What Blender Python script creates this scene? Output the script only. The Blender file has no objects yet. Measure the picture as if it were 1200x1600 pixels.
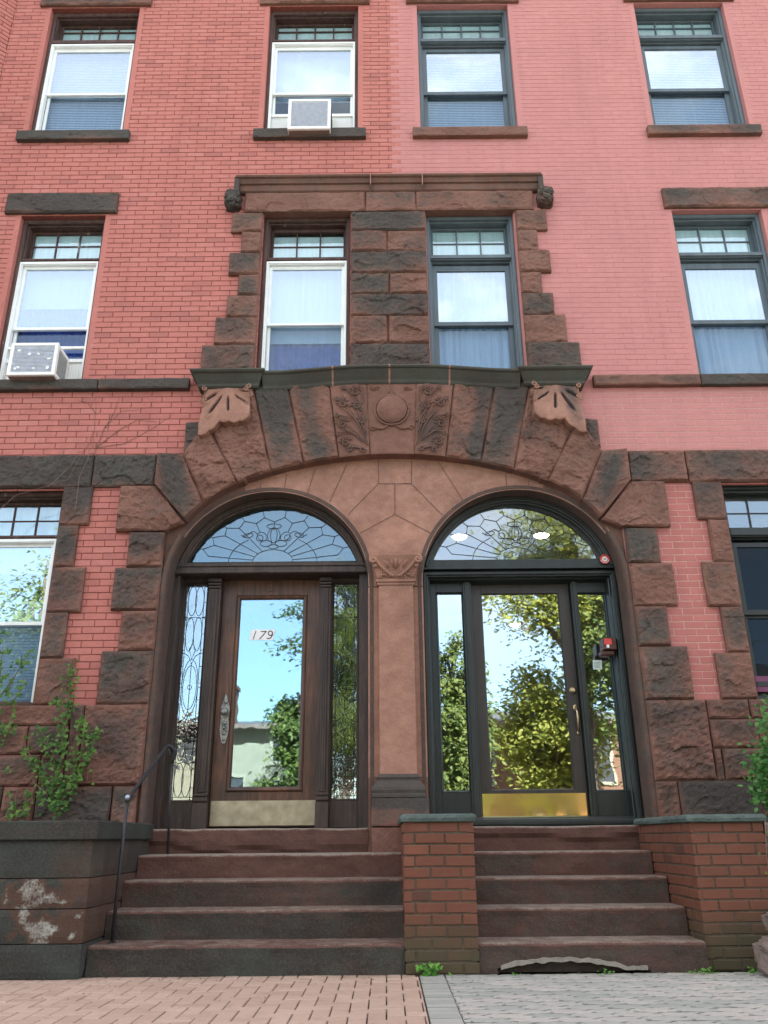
import bpy, math, random
from mathutils import Vector, noise
random.seed(7)
R=math.radians
PI=math.pi
sc=bpy.context.scene
COL=sc.collection
# ------------------------------------------------------------------ camera (needed for measuring)
F=1297.0; TH=R(21.5); RO=R(.5); CAM=Vector((-.09,-7.8,.86))
fw=Vector((0,math.cos(TH),math.sin(TH))); r0=Vector((1,0,0)); u0=r0.cross(fw)
rt=r0*math.cos(RO)-u0*math.sin(RO); up=u0*math.cos(RO)+r0*math.sin(RO)
def W(px,py,y=0.0):
    "where a measured point of the photograph lies on the vertical plane at depth y: (x,z)"
    d=fw+rt*((px-600)/F)-up*((py-800)/F)
    p=CAM+d*((y-CAM.y)/d.y)
    return (p.x,p.z)
def WL(pts,y=0.0): return [W(px,py,y) for px,py in pts]
# ------------------------------------------------------------------ materials
MAT={}
def nt(name):
    m=bpy.data.materials.new(name); m.use_nodes=True
    n=m.node_tree; n.nodes.clear()
    return m,n
class N:
    def __init__(s,name):
        s.m,s.t=nt(name); s.out=s.n('ShaderNodeOutputMaterial')
        MAT[name]=s.m
    def n(s,typ,**kw):
        x=s.t.nodes.new(typ)
        for k,v in kw.items(): setattr(x,k,v)
        return x
    def l(s,a,b): s.t.links.new(a,b)
    def pos(s,scale=(1,1,1)):
        g=s.n('ShaderNodeNewGeometry'); mp=s.n('ShaderNodeMapping'); mp.inputs['Scale'].default_value=scale
        s.l(g.outputs['Position'],mp.inputs['Vector']); return mp.outputs[0]
    def noise(s,scale,detail=4,rough=.55,vec=None,dist=0):
        x=s.n('ShaderNodeTexNoise'); x.inputs['Scale'].default_value=scale; x.inputs['Detail'].default_value=detail
        x.inputs['Roughness'].default_value=rough; x.inputs['Distortion'].default_value=dist
        s.l(vec if vec else s.pos(),x.inputs['Vector']); return x.outputs['Fac']
    def ramp(s,fac,stops):
        x=s.n('ShaderNodeValToRGB'); e=x.color_ramp.elements
        while len(e)>1: e.remove(e[-1])
        e[0].position=stops[0][0]; c=stops[0][1]; e[0].color=c if isinstance(c,tuple) and len(c)==4 else (*c,1) if isinstance(c,tuple) else (c,c,c,1)
        for p,c in stops[1:]:
            q=e.new(p); q.color=(*c,1) if isinstance(c,tuple) else (c,c,c,1)
        s.l(fac,x.inputs[0]); return x.outputs[0]
    def mix(s,f,a,b,mode='MIX'):
        x=s.n('ShaderNodeMix',data_type='RGBA',blend_type=mode)
        for sock,v in ((x.inputs[0],f),(x.inputs[6],a),(x.inputs[7],b)):
            if hasattr(v,'is_output'): s.l(v,sock)
            elif isinstance(v,(int,float)): sock.default_value=v if sock==x.inputs[0] else (v,v,v,1)
            else: sock.default_value=(*v,1)
        return x.outputs[2]
    def math(s,op,a,b=0,clamp=False):
        x=s.n('ShaderNodeMath',operation=op); x.use_clamp=clamp
        for i,v in enumerate((a,b)):
            if hasattr(v,'is_output'): s.l(v,x.inputs[i])
            else: x.inputs[i].default_value=v
        return x.outputs[0]
    def attr(s,name,what='Fac'):
        x=s.n('ShaderNodeAttribute'); x.attribute_name=name; return x.outputs[what]
    def bump(s,h,strength=.4,dist=.01,nrm=None):
        x=s.n('ShaderNodeBump'); x.inputs['Strength'].default_value=strength; x.inputs['Distance'].default_value=dist
        s.l(h,x.inputs['Height'])
        if nrm: s.l(nrm,x.inputs['Normal'])
        return x.outputs[0]
    def bsdf(s,col,rough=.7,nrm=None,metal=0,spec=.5,**kw):
        x=s.n('ShaderNodeBsdfPrincipled')
        for k,v in (('Base Color',col),('Roughness',rough),('Metallic',metal),('Specular IOR Level',spec)):
            if hasattr(v,'is_output'): s.l(v,x.inputs[k])
            elif isinstance(v,tuple): x.inputs[k].default_value=(*v,1)
            else: x.inputs[k].default_value=v
        for k,v in kw.items(): x.inputs[k].default_value=v
        if nrm: s.l(nrm,x.inputs['Normal'])
        s.l(x.outputs[0],s.out.inputs[0]); return x

def brickmat(name,base,dark,varc,bumps=.35,stain=.25,moss=False):
    s=N(name)
    r=s.attr('rnd')
    c=s.ramp(r,[(0,dark),(.16,base),(.8,base),(1,varc)])
    n1=s.noise(1.1,5,.6); c=s.mix(s.math('MULTIPLY',s.ramp(n1,[(.42,0.0),(.72,1.0)]),stain),c,tuple(v*.62 for v in base))
    n2=s.noise(28,4,.6,s.pos((.35,1,1.6))); c=s.mix(s.math('MULTIPLY',s.ramp(n2,[(.3,1.0),(.62,0.0)]),.30),c,tuple(v*.62 for v in base))
    n5=s.noise(2.2,5,.65,s.pos((2.2,1,.16))); c=s.mix(s.math('MULTIPLY',s.ramp(n5,[(.50,0.0),(.68,1.0)]),.26),c,tuple(v*.60 for v in base))
    n6=s.noise(6,6,.75); c=s.mix(s.math('MULTIPLY',s.ramp(n6,[(.60,0.0),(.66,1.0)]),.16),c,tuple(min(1,v*1.1+.08) for v in base))
    n4=s.noise(3.2,5,.7,s.pos((1,1,.25))); c=s.mix(s.math('MULTIPLY',s.ramp(n4,[(.52,0.0),(.75,1.0)]),.22),c,tuple(min(1,v*1.15+.03) for v in base))
    n3=s.noise(160,3,.6)
    if moss:
        g=s.n('ShaderNodeNewGeometry'); sp=s.n('ShaderNodeSeparateXYZ'); s.l(g.outputs['Position'],sp.inputs[0])
        hgt=s.math('ADD',s.math('MULTIPLY',sp.outputs[2],-1.6),s.math('MULTIPLY',n1,1.1))
        c=s.mix(s.ramp(hgt,[(-.0,0.0),(.35,.85)]),c,(.062,.058,.032))
    s.bsdf(c,.78,s.bump(s.mix(.5,n2,n3),bumps,.004),spec=.25)
    return s.m
brickmat('brick_red',(.435,.156,.128),(.335,.122,.104),(.46,.18,.152),.4,.22)
brickmat('brick_pink',(.465,.200,.184),(.45,.193,.178),(.48,.210,.194),.6,.22)
brickmat('brick_pink_shaded',(.40,.142,.125),(.37,.13,.115),(.43,.157,.137),.6,.3)  # lower right wall: deeper pink, the wall's shading gradient put into the colour
brickmat('brick_old',(.165,.064,.040),(.09,.046,.031),(.20,.078,.047),.6,.5,True)
brickmat('brick_sun',(.24,.12,.075),(.20,.10,.065),(.27,.14,.085),.3,.2)
def stonemat(name,base,soot,green=0.3,bumps=.6,dust=(.30,.24,.20)):
    s=N(name)
    n1=s.noise(2.3,6,.6); n2=s.noise(9,5,.65,s.pos((1,1,1.5))); n3=s.noise(60,4,.7)
    c=s.mix(s.ramp(n1,[(.3,0.0),(.7,1.0)]),tuple(v*.72 for v in base),tuple(min(1,v*1.28) for v in base))
    c=s.mix(s.math('MULTIPLY',s.ramp(n2,[(.35,1.0),(.6,0.0)]),.45),c,tuple(v*.55 for v in base))
    c=s.mix(s.math('MULTIPLY',s.ramp(n3,[(.5,0.0),(.75,1.0)]),.3),c,tuple(min(1,v*1.7+.01) for v in base))
    a=s.attr('soot'); k=s.math('ADD',a,s.math('MULTIPLY',s.math('SUBTRACT',n2,.5),.9))
    k=s.ramp(k,[(.27,0.0),(.50,.55),(.74,.92)])
    sootc=s.mix(s.ramp(n1,[(.4,0.0),(.65,1.0)]),soot,tuple(soot[i]*(1-green)+(.035,.06,.05)[i]*green*1.4 for i in range(3)))
    sootc=s.mix(s.ramp(n3,[(.45,0.0),(.7,.5)]),sootc,(.095,.086,.080))
    c=s.mix(k,c,sootc)
    dk=s.math('ADD',s.math('MULTIPLY',a,-1.0),s.math('MULTIPLY',s.math('SUBTRACT',s.mix(.5,n2,n3),.5),3.4)); c=s.mix(s.ramp(dk,[(.25,0.0),(1.0,.75)]),c,dust)
    s.bsdf(c,.88,s.bump(s.mix(.4,n3,n2),bumps,.012),spec=.25)
    return s.m
stonemat('brownstone',(.178,.090,.066),(.046,.040,.036))
stonemat('brownstone_light',(.30,.160,.115),(.05,.045,.045),.1,.3)
stonemat('brownstone_step',(.115,.059,.046),(.032,.030,.025),.4,1.0,(.27,.24,.20))
stonemat('cornice_stone',(.085,.074,.060),(.040,.044,.036),.5,.4)
stonemat('bluestone',(.085,.115,.105),(.04,.055,.05),.4,.5)
stonemat('block_stone',(.085,.050,.036),(.028,.031,.027),.4,.5,(.42,.44,.40))
stonemat('pale_crust',(.24,.22,.19),(.12,.11,.10),.2,1.0)
stonemat('rubble_stone',(.20,.15,.13),(.08,.07,.06),.3,.8)
def plain(name,col,rough=.6,var=.25,sc_=14,metal=0,bump=.2,spec=.4,stretch=(1,1,1),**kw):
    s=N(name); n=s.noise(sc_,5,.6,s.pos(stretch)); n2=s.noise(sc_*9,3,.6,s.pos(stretch))
    c=s.mix(s.ramp(n,[(.3,0.0),(.7,1.0)]),tuple(v*(1-var) for v in col),tuple(min(1,v*(1+var)) for v in col))
    s.bsdf(c,rough,s.bump(s.mix(.5,n,n2),bump,.003),metal,spec,**kw); return s.m
plain('mortar_dark',(.20,.062,.048),.95,.3,30)
plain('mortar_pink',(.455,.194,.178),.95,.1,30)
plain('mortar_light',(.43,.26,.22),.95,.2,30)
plain('mortar_grey',(.085,.07,.05),.95,.3,30)
plain('joint_dark',(.12,.06,.045),.95,.2,30)
plain('joint_pink',(.30,.15,.12),.95,.25,30)
plain('white_paint',(.74,.77,.75),.45,.07,6)
plain('white_plastic',(.74,.75,.72),.5,.08,6)
plain('blue_grey_paint',(.085,.112,.128),.5,.18,9,stretch=(1,1,.2))
plain('green_black_paint',(.014,.0195,.0185),.38,.35,10,stretch=(1,1,.15))
plain('door_black',(.030,.025,.021),.4,.25,10,stretch=(1,1,.15))
plain('dark_inside',(.05,.05,.055),.9,.2,3)
plain('hall_paint',(.25,.24,.22),.9,.05,3)
plain('ceiling_white',(.5,.5,.48),.9,.05,3)
plain('curtain_white',(.78,.80,.82),.9,.08,5,stretch=(6,1,.3))
plain('curtain_blue',(.07,.11,.42),.9,.2,18)
plain('lead',(.065,.075,.08),.45,.2,40,metal=.6)
plain('iron',(.022,.022,.025),.45,.4,60,bump=.6)
plain('iron_worn',(.30,.36,.45),.3,.4,60,metal=.7)
plain('pewter',(.22,.22,.20),.38,.5,80,metal=.8,bump=.6)
plain('brass',(.42,.33,.20),.35,.3,60,metal=1)
plain('brass_bright',(.90,.82,.40),.13,.06,4,metal=1,bump=.12,spec=.5)
plain('plate_dull',(.33,.29,.20),.42,.28,9,metal=.55,bump=.4)
plain('ac_grille',(.46,.50,.56),.5,.15,20)
plain('black_ink',(.02,.02,.02),.5,.1)
plain('sticker_white',(.78,.78,.76),.5,.05,20)
plain('sticker_pale',(.55,.66,.62),.5,.12,50)
plain('sticker_red',(.55,.05,.045),.45,.15,30)
plain('alarm_brown',(.07,.025,.02),.4,.3,20)
plain('magenta',(.16,.045,.10),.7,.2,20)
plain('asphalt',(.06,.06,.062),.9,.25,20,bump=.5)
plain('concrete',(.36,.34,.31),.9,.15,8)
plain('soil',(.10,.075,.055),.95,.4,12,bump=.6)
plain('paver_joint',(.045,.04,.032),.95,.4,20,bump=.5)
plain('roof_slate',(.09,.09,.10),.8,.25,9)
plain('house_pale',(.27,.25,.19),.85,.1,2)
plain('house_cream',(.33,.30,.23),.85,.1,2)
plain('bark',(.12,.085,.06),.95,.4,14,bump=.8)
plain('vine_stem',(.17,.11,.08),.9,.3,30)
plain('sash_dark',(.012,.014,.015),.7,.2)
# weathered wood
s=N('oak'); v=s.pos((1,1,.07)); n1=s.noise(26,6,.7,v,.6); n2=s.noise(3,4,.6); n3=s.noise(120,3,.6,s.pos((1,1,.1)))
c=s.ramp(n1,[(.3,(.020,.011,.007)),(.5,(.085,.036,.018)),(.7,(.16,.070,.034))])
c=s.mix(s.math('MULTIPLY',s.ramp(n2,[(.42,0.0),(.68,1.0)]),.6),c,(.026,.018,.014))
s.bsdf(c,.42,s.bump(s.mix(.5,n1,n3),.4,.003),spec=.4)
s=N('dark_oak'); v=s.pos((1,1,.09)); n1=s.noise(22,6,.7,v,.4); n2=s.noise(5,4,.6)
c=s.ramp(n1,[(.3,(.020,.014,.012)),(.55,(.052,.034,.026)),(.75,(.085,.062,.050))])
c=s.mix(s.math('MULTIPLY',s.ramp(n2,[(.45,0.0),(.7,1.0)]),.5),c,(.024,.022,.022))
s.bsdf(c,.5,s.bump(n1,.4,.003),spec=.35)
s=N('casing_wood'); v=s.pos((1,1,.12)); n1=s.noise(18,6,.7,v,.4); n2=s.noise(6,6,.75,s.pos((1,1,.3)))
c=s.ramp(n1,[(.3,(.035,.020,.018)),(.7,(.105,.060,.050))])
c=s.mix(s.ramp(n2,[(.63,0.0),(.67,.7)]),c,(.30,.30,.28))
s.bsdf(c,.7,s.bump(n1,.4,.003),spec=.3)
# pavers
def pavermat(name,a,b,c3,grain):
    s=N(name); r=s.attr('rnd'); c=s.ramp(r,[(0,a),(.5,b),(1,c3)])
    n=s.noise(220,2,.7); c=s.mix(s.math('MULTIPLY',s.ramp(n,[(.35,0.0),(.7,1.0)]),grain),c,tuple(v*.55 for v in b))
    n1=s.noise(2.2,5,.65); c=s.mix(s.math('MULTIPLY',s.ramp(n1,[(.4,0.0),(.7,1.0)]),.35),c,tuple(v*.72 for v in b))
    n7=s.noise(7,6,.75); c=s.mix(s.math('MULTIPLY',s.ramp(n7,[(.52,0.0),(.68,1.0)]),.35),c,tuple(v*.50 for v in b)); g=s.n('ShaderNodeNewGeometry'); sp=s.n('ShaderNodeSeparateXYZ'); s.l(g.outputs['Position'],sp.inputs[0])
    ed=s.math('ADD',s.math('MULTIPLY',sp.outputs[1],3.2),s.math('MULTIPLY',n7,2.2)); c=s.mix(s.ramp(s.math('ADD',ed,4.0),[(.20,0.0),(.95,.55)]),c,(.12,.11,.07))
    s.bsdf(c,.9,s.bump(n,.5,.004),spec=.2)
pavermat('paver_red',(.41,.29,.225),(.46,.33,.26),(.50,.37,.30),.4)
pavermat('paver_grey',(.30,.32,.285),(.40,.40,.365),(.47,.43,.39),.7)
# leaves
def leafmat(name,a,b,tr=.35):
    s=N(name); r=s.attr('rnd'); c=s.ramp(r,[(0,a),(1,b)])
    p=s.n('ShaderNodeBsdfPrincipled'); s.l(c,p.inputs['Base Color']); p.inputs['Roughness'].default_value=.5; p.inputs['Specular IOR Level'].default_value=.3
    t=s.n('ShaderNodeBsdfTranslucent'); s.l(c,t.inputs[0]); mx=s.n('ShaderNodeMixShader'); mx.inputs[0].default_value=tr
    s.l(p.outputs[0],mx.inputs[1]); s.l(t.outputs[0],mx.inputs[2]); s.l(mx.outputs[0],s.out.inputs[0])
leafmat('leaf_ivy',(.025,.085,.014),(.13,.25,.045))
leafmat('leaf_shrub',(.04,.14,.035),(.13,.31,.08))
leafmat('leaf_tree',(.06,.10,.025),(.21,.24,.06),.45)
leafmat('leaf_tree_yellow',(.18,.22,.04),(.46,.44,.10),.6)
leafmat('leaf_weed',(.06,.20,.03),(.16,.38,.06))
# glass
def glassmat(name,fac,tint=(.86,.92,.93),wave=.02,wscale=3,rough=0.0,gc=(.86,.95,1)):
    s=N(name)
    n=s.noise(wscale,2,.5); b=s.bump(n,wave,.05)
    t=s.n('ShaderNodeBsdfTransparent'); t.inputs[0].default_value=(*tint,1)
    g=s.n('ShaderNodeBsdfGlossy'); g.inputs['Color'].default_value=(*gc,1); g.inputs['Roughness'].default_value=rough
    s.l(b,g.inputs['Normal'])
    f=s.n('ShaderNodeFresnel'); ge=s.n('ShaderNodeNewGeometry'); s.l(s.math('SUBTRACT',1.5,s.math('MULTIPLY',ge.outputs['Backfacing'],.8333)),f.inputs[0])
    k=s.math('ADD',s.math('MULTIPLY',f.outputs[0],1.0),fac,True)
    mx=s.n('ShaderNodeMixShader'); s.l(k,mx.inputs[0]); s.l(t.outputs[0],mx.inputs[1]); s.l(g.outputs[0],mx.inputs[2])
    s.l(mx.outputs[0],s.out.inputs[0])
glassmat('glass_window',.30,wave=.012,gc=(.74,.87,1))
glassmat('glass_screen',.02,(.66,.74,.80),wave=.01,gc=(.7,.85,1))
glassmat('glass_dim',.0,(.35,.4,.4),wave=.02,gc=(.30,.36,.40))
glassmat('glass_old',.10,(.85,.93,.93),wave=.02,wscale=7)
glassmat('glass_fan_old',.10,(.7,.8,.8),wave=.03,wscale=9,gc=(.62,.80,.90))
glassmat('glass_leaded',.17,(.8,.88,.86),wave=.022,wscale=12)
glassmat('glass_door',.30,(.8,.85,.85),wave=.014,wscale=3,rough=.012,gc=(.85,.95,1))
glassmat('glass_door_old',.26,(.8,.85,.85),wave=.014,wscale=3,rough=.012,gc=(.60,.84,.95))
glassmat('glass_fan',.13,(.85,.9,.92),wave=.015,wscale=8)
s=N('lamp_glow'); e=s.n('ShaderNodeEmission'); e.inputs[0].default_value=(1,.86,.62,1); e.inputs[1].default_value=4; s.l(e.outputs[0],s.out.inputs[0])
s=N('ghost_letter'); t=s.n('ShaderNodeBsdfTransparent'); p=s.n('ShaderNodeBsdfDiffuse'); p.inputs[0].default_value=(.75,.78,.72,1); mx=s.n('ShaderNodeMixShader'); mx.inputs[0].default_value=.45
s.l(t.outputs[0],mx.inputs[1]); s.l(p.outputs[0],mx.inputs[2]); s.l(mx.outputs[0],s.out.inputs[0])
# ------------------------------------------------------------------ mesh builder
class MB:
    def __init__(s): s.v=[]; s.f=[]; s.mi=[]; s.a=[]; s.sm=[]
    def add(s,vs,fs,m=0,val=0.0,smooth=False):
        o=len(s.v); s.v+= [tuple(p) for p in vs]
        s.a+= (list(val) if isinstance(val,(list,tuple)) else [val]*len(vs))
        for f in fs: s.f.append(tuple(i+o for i in f)); s.mi.append(m); s.sm.append(smooth)
        return s
    def box(s,x0,x1,y0,y1,z0,z1,m=0,val=0.0,ch=0.0):
        if ch<=0:
            vs=[(x,y,z) for z in(z0,z1) for y in(y0,y1) for x in(x0,x1)]
            s.add(vs,[(0,2,3,1),(4,5,7,6),(0,1,5,4),(2,6,7,3),(0,4,6,2),(1,3,7,5)],m,val)
        else:
            vs=[];c=ch
            for (ax) in range(3):
                pass
            X=(x0,x1);Y=(y0,y1);Z=(z0,z1)
            idx={}
            for i in(0,1):
                for j in(0,1):
                    for k in(0,1):
                        sx=1 if i==0 else -1; sy=1 if j==0 else -1; sz=1 if k==0 else -1
                        idx[i,j,k,0]=len(vs); vs.append((X[i],Y[j]+sy*c,Z[k]+sz*c))
                        idx[i,j,k,1]=len(vs); vs.append((X[i]+sx*c,Y[j],Z[k]+sz*c))
                        idx[i,j,k,2]=len(vs); vs.append((X[i]+sx*c,Y[j]+sy*c,Z[k]))
            fs=[]
            for i in(0,1): fs.append([idx[i,0,0,0],idx[i,1,0,0],idx[i,1,1,0],idx[i,0,1,0]])
            for j in(0,1): fs.append([idx[0,j,0,1],idx[1,j,0,1],idx[1,j,1,1],idx[0,j,1,1]])
            for k in(0,1): fs.append([idx[0,0,k,2],idx[1,0,k,2],idx[1,1,k,2],idx[0,1,k,2]])
            for j in(0,1):
                for k in(0,1): fs.append([idx[0,j,k,1],idx[1,j,k,1],idx[1,j,k,2],idx[0,j,k,2]])
            for i in(0,1):
                for k in(0,1): fs.append([idx[i,0,k,0],idx[i,1,k,0],idx[i,1,k,2],idx[i,0,k,2]])
            for i in(0,1):
                for j in(0,1): fs.append([idx[i,j,0,0],idx[i,j,1,0],idx[i,j,1,1],idx[i,j,0,1]])
            for i in(0,1):
                for j in(0,1):
                    for k in(0,1): fs.append([idx[i,j,k,0],idx[i,j,k,1],idx[i,j,k,2]])
            s.add(vs,fs,m,val)
        return s
    def tube(s,pts,r,n=8,m=0,val=0.0,caps=True,smooth=True):
        P=[Vector(p) for p in pts]; rs=r if isinstance(r,(list,tuple)) else [r]*len(P)
        vs=[];fs=[]; prev=None
        for i,p in enumerate(P):
            d=(P[min(i+1,len(P)-1)]-P[max(i-1,0)])
            if d.length<1e-9: d=Vector((0,0,1))
            d.normalize()
            a=prev if prev else (Vector((0,1,0)) if abs(d.y)<.9 else Vector((1,0,0)))
            a=(a-d*a.dot(d)).normalized(); b=d.cross(a); prev=a
            for k in range(n):
                t=2*PI*k/n; vs.append(p+(a*math.cos(t)+b*math.sin(t))*rs[i])
        for i in range(len(P)-1):
            for k in range(n):
                k2=(k+1)%n; fs.append((i*n+k,i*n+k2,(i+1)*n+k2,(i+1)*n+k))
        if caps: fs.append(tuple(range(n))[::-1]); fs.append(tuple((len(P)-1)*n+k for k in range(n)))
        s.add(vs,fs,m,val,smooth); return s
    def sweep(s,path,prof,closed=False,m=0,val=0.0,smooth=False,caps=True):
        "path in (x,z); prof = [(offset along left normal, y)...]"
        n=len(path); P=[Vector((p[0],p[1])) for p in path]; vs=[];fs=[];k=len(prof)
        for i in range(n):
            if closed: a=P[i]-P[i-1]; b=P[(i+1)%n]-P[i]
            else: a=P[i]-P[i-1] if i>0 else P[1]-P[0]; b=P[i+1]-P[i] if i<n-1 else P[i]-P[i-1]
            a=a.normalized(); b=b.normalized()
            na=Vector((-a.y,a.x)); nb=Vector((-b.y,b.x)); q=na+nb
            q=q/max(q.length_squared/2,.2)
            for o,y in prof: vs.append((P[i].x+q.x*o,y,P[i].y+q.y*o))
        for i in range(n if closed else n-1):
            j=(i+1)%n
            for t in range(k-1): fs.append((i*k+t,i*k+t+1,j*k+t+1,j*k+t))
        if caps and not closed: fs.append(tuple(range(k))); fs.append(tuple((n-1)*k+t for t in range(k))[::-1])
        s.add(vs,fs,m,val,smooth); return s
    def rect(s,x0,x1,z0,z1,prof,m=0,val=0.0): return s.sweep([(x0,z0),(x1,z0),(x1,z1),(x0,z1)],prof,True,m,val)
    def poly(s,pts,y0,y1,m=0,val=0.0):
        "prism of a polygon in (x,z) between depths y0 (front) and y1"
        n=len(pts); vs=[(x,y0,z) for x,z in pts]+[(x,y1,z) for x,z in pts]
        fs=[tuple(range(n)),tuple(range(n,2*n))[::-1]]+[(i,(i+1)%n,(i+1)%n+n,i+n) for i in range(n)]
        s.add(vs,fs,m,val); return s
    def build(s,name,mats,parent=None,loc=None,attr='soot',bevel=0,segs=2,off=None):
        me=bpy.data.meshes.new(name); 
        base=Vector((0,0,0))
        o=bpy.data.objects.new(name,me); COL.objects.link(o)
        if parent is not None:
            o.parent=parent; base=Vector(parent.get('_w',(0,0,0)))
        wl=Vector(loc) if loc is not None else base
        me.from_pydata([(v[0]-wl.x,v[1]-wl.y,v[2]-wl.z) for v in s.v],[],s.f)
        o.location=wl-base; o['_w']=tuple(wl)
        if isinstance(mats,str): mats=[mats]
        for m in mats: me.materials.append(MAT[m])
        me.polygons.foreach_set('material_index',s.mi); me.polygons.foreach_set('use_smooth',s.sm)
        for nm in ('soot','rnd'):
            a=me.attributes.new(nm,'FLOAT','POINT'); a.data.foreach_set('value',s.a)
        me.update()
        if bevel: b=o.modifiers.new('bevel','BEVEL'); b.width=bevel; b.segments=segs; b.limit_method='ANGLE'; b.angle_limit=R(40)
        ALL.append(o); return o
ALL=[]
def thing(name,label,cat,loc,group=None):
    o=bpy.data.objects.new(name,None); COL.objects.link(o); o.location=loc; o['_w']=tuple(loc); o.empty_display_size=.2
    ALL.append(o); return tag(o,label,cat,group)
def tag(o,label=None,cat=None,group=None,kind=None):
    if label: o['label']=label
    if cat: o['category']=cat
    if group: o['group']=group
    if kind: o['kind']=kind
    return o
# ------------------------------------------------------------------ rough stone
def h01(a,b,c=0): 
    x=math.sin(a*127.1+b*311.7+c*74.7)*43758.5453; return x-math.floor(x)
def rough(x,z,sd):
    p=Vector((x*3.2+sd*7.3,z*3.8+sd*3.1,sd*1.7))
    f=noise.fractal(p,.9,2.1,4)
    w=noise.noise_vector(p*1.7)*.35
    q=Vector((x*4.6+sd*5.1+w.x,z*6.5+sd*2.2+w.y,0))
    d,pt=noise.voronoi(q)
    c=pt[0]; gx=h01(c.x,c.y,1)-.5; gz=h01(c.x,c.y,2)-.5; hh=h01(c.x,c.y,3)
    fac=hh*.55+gx*(q.x-c.x)*.7+gz*(q.y-c.y)*.8
    fine=noise.fractal(Vector((x*22+sd,z*26,sd*.3)),.8,2.2,3)
    return .42*f+.62*fac+.20*fine
def smooth01(t): t=max(0,min(1,t)); return t*t*(3-2*t)
SEED=[0]
def patch(mb,fn,w,h,y=0.0,d0=.03,d1=.055,amp=.05,res=.016,margin=.02,soot=.3,m=0,back=.06,relief=None,sootfn=None):
    "rock-faced stone: fn(u,v)->(x,z); edges stand at y-d0, the face bulges to about y-d0-d1"
    SEED[0]+=1; sd=SEED[0]*1.37
    nu=max(4,int(w/res)); nv=max(4,int(h/res)); vs=[];val=[];fs=[]
    for j in range(nv+1):
        for i in range(nu+1):
            u=i/nu; v=j/nv
            x,z=fn(u,v)
            e=min(u*w,(1-u)*w,v*h,(1-v)*h)
            k=smooth01(e/margin)
            r=rough(x,z,sd)
            dep=d0+k*max(-.02,d1*(.45+.0*v)+amp*r)
            if relief: dep+=relief(u,v)
            jit=(noise.noise(Vector((x*9,z*9,sd)))*.004) if e<1e-6 else 0
            vs.append((x+jit,y-dep,z+jit))
            sv=soot+.36*noise.noise(Vector((x*2.0+sd,z*2.4,sd*.5)))+.20*(smooth01(e/.075)-.62)+.10*(v-.4)
            if sootfn: sv+=sootfn(u,v)
            val.append(sv)
    n=nu+1
    for j in range(nv):
        for i in range(nu): a=j*n+i; fs.append((a,a+1,a+n+1,a+n))
    ring=[i for i in range(nu+1)]+[j*n+nu for j in range(1,nv+1)]+[nv*n+i for i in range(nu-1,-1,-1)]+[j*n for j in range(nv-1,0,-1)]
    o=len(vs); base=len(ring)
    for q in ring: vs.append((vs[q][0],y+back,vs[q][2])); val.append(soot)
    for q in range(base): q2=(q+1)%base; fs.append((ring[q],ring[q2],o+q2,o+q))
    mb.add(vs,fs,m,val,False); return mb
def rblock(mb,x0,x1,z0,z1,gap=.006,**kw):
    g=gap/2
    return patch(mb,lambda u,v:(x0+g+(x1-x0-2*g)*u,z0+g+(z1-z0-2*g)*v),x1-x0,z1-z0,**kw)
def qpatch(mb,bl,br,tr,tl,**kw):
    def fn(u,v):
        x=(bl[0]*(1-u)+br[0]*u)*(1-v)+(tl[0]*(1-u)+tr[0]*u)*v
        z=(bl[1]*(1-u)+br[1]*u)*(1-v)+(tl[1]*(1-u)+tr[1]*u)*v
        return x,z
    w=(math.dist(bl,br)+math.dist(tl,tr))/2; h=(math.dist(bl,tl)+math.dist(br,tr))/2
    return patch(mb,fn,w,h,**kw)
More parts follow.
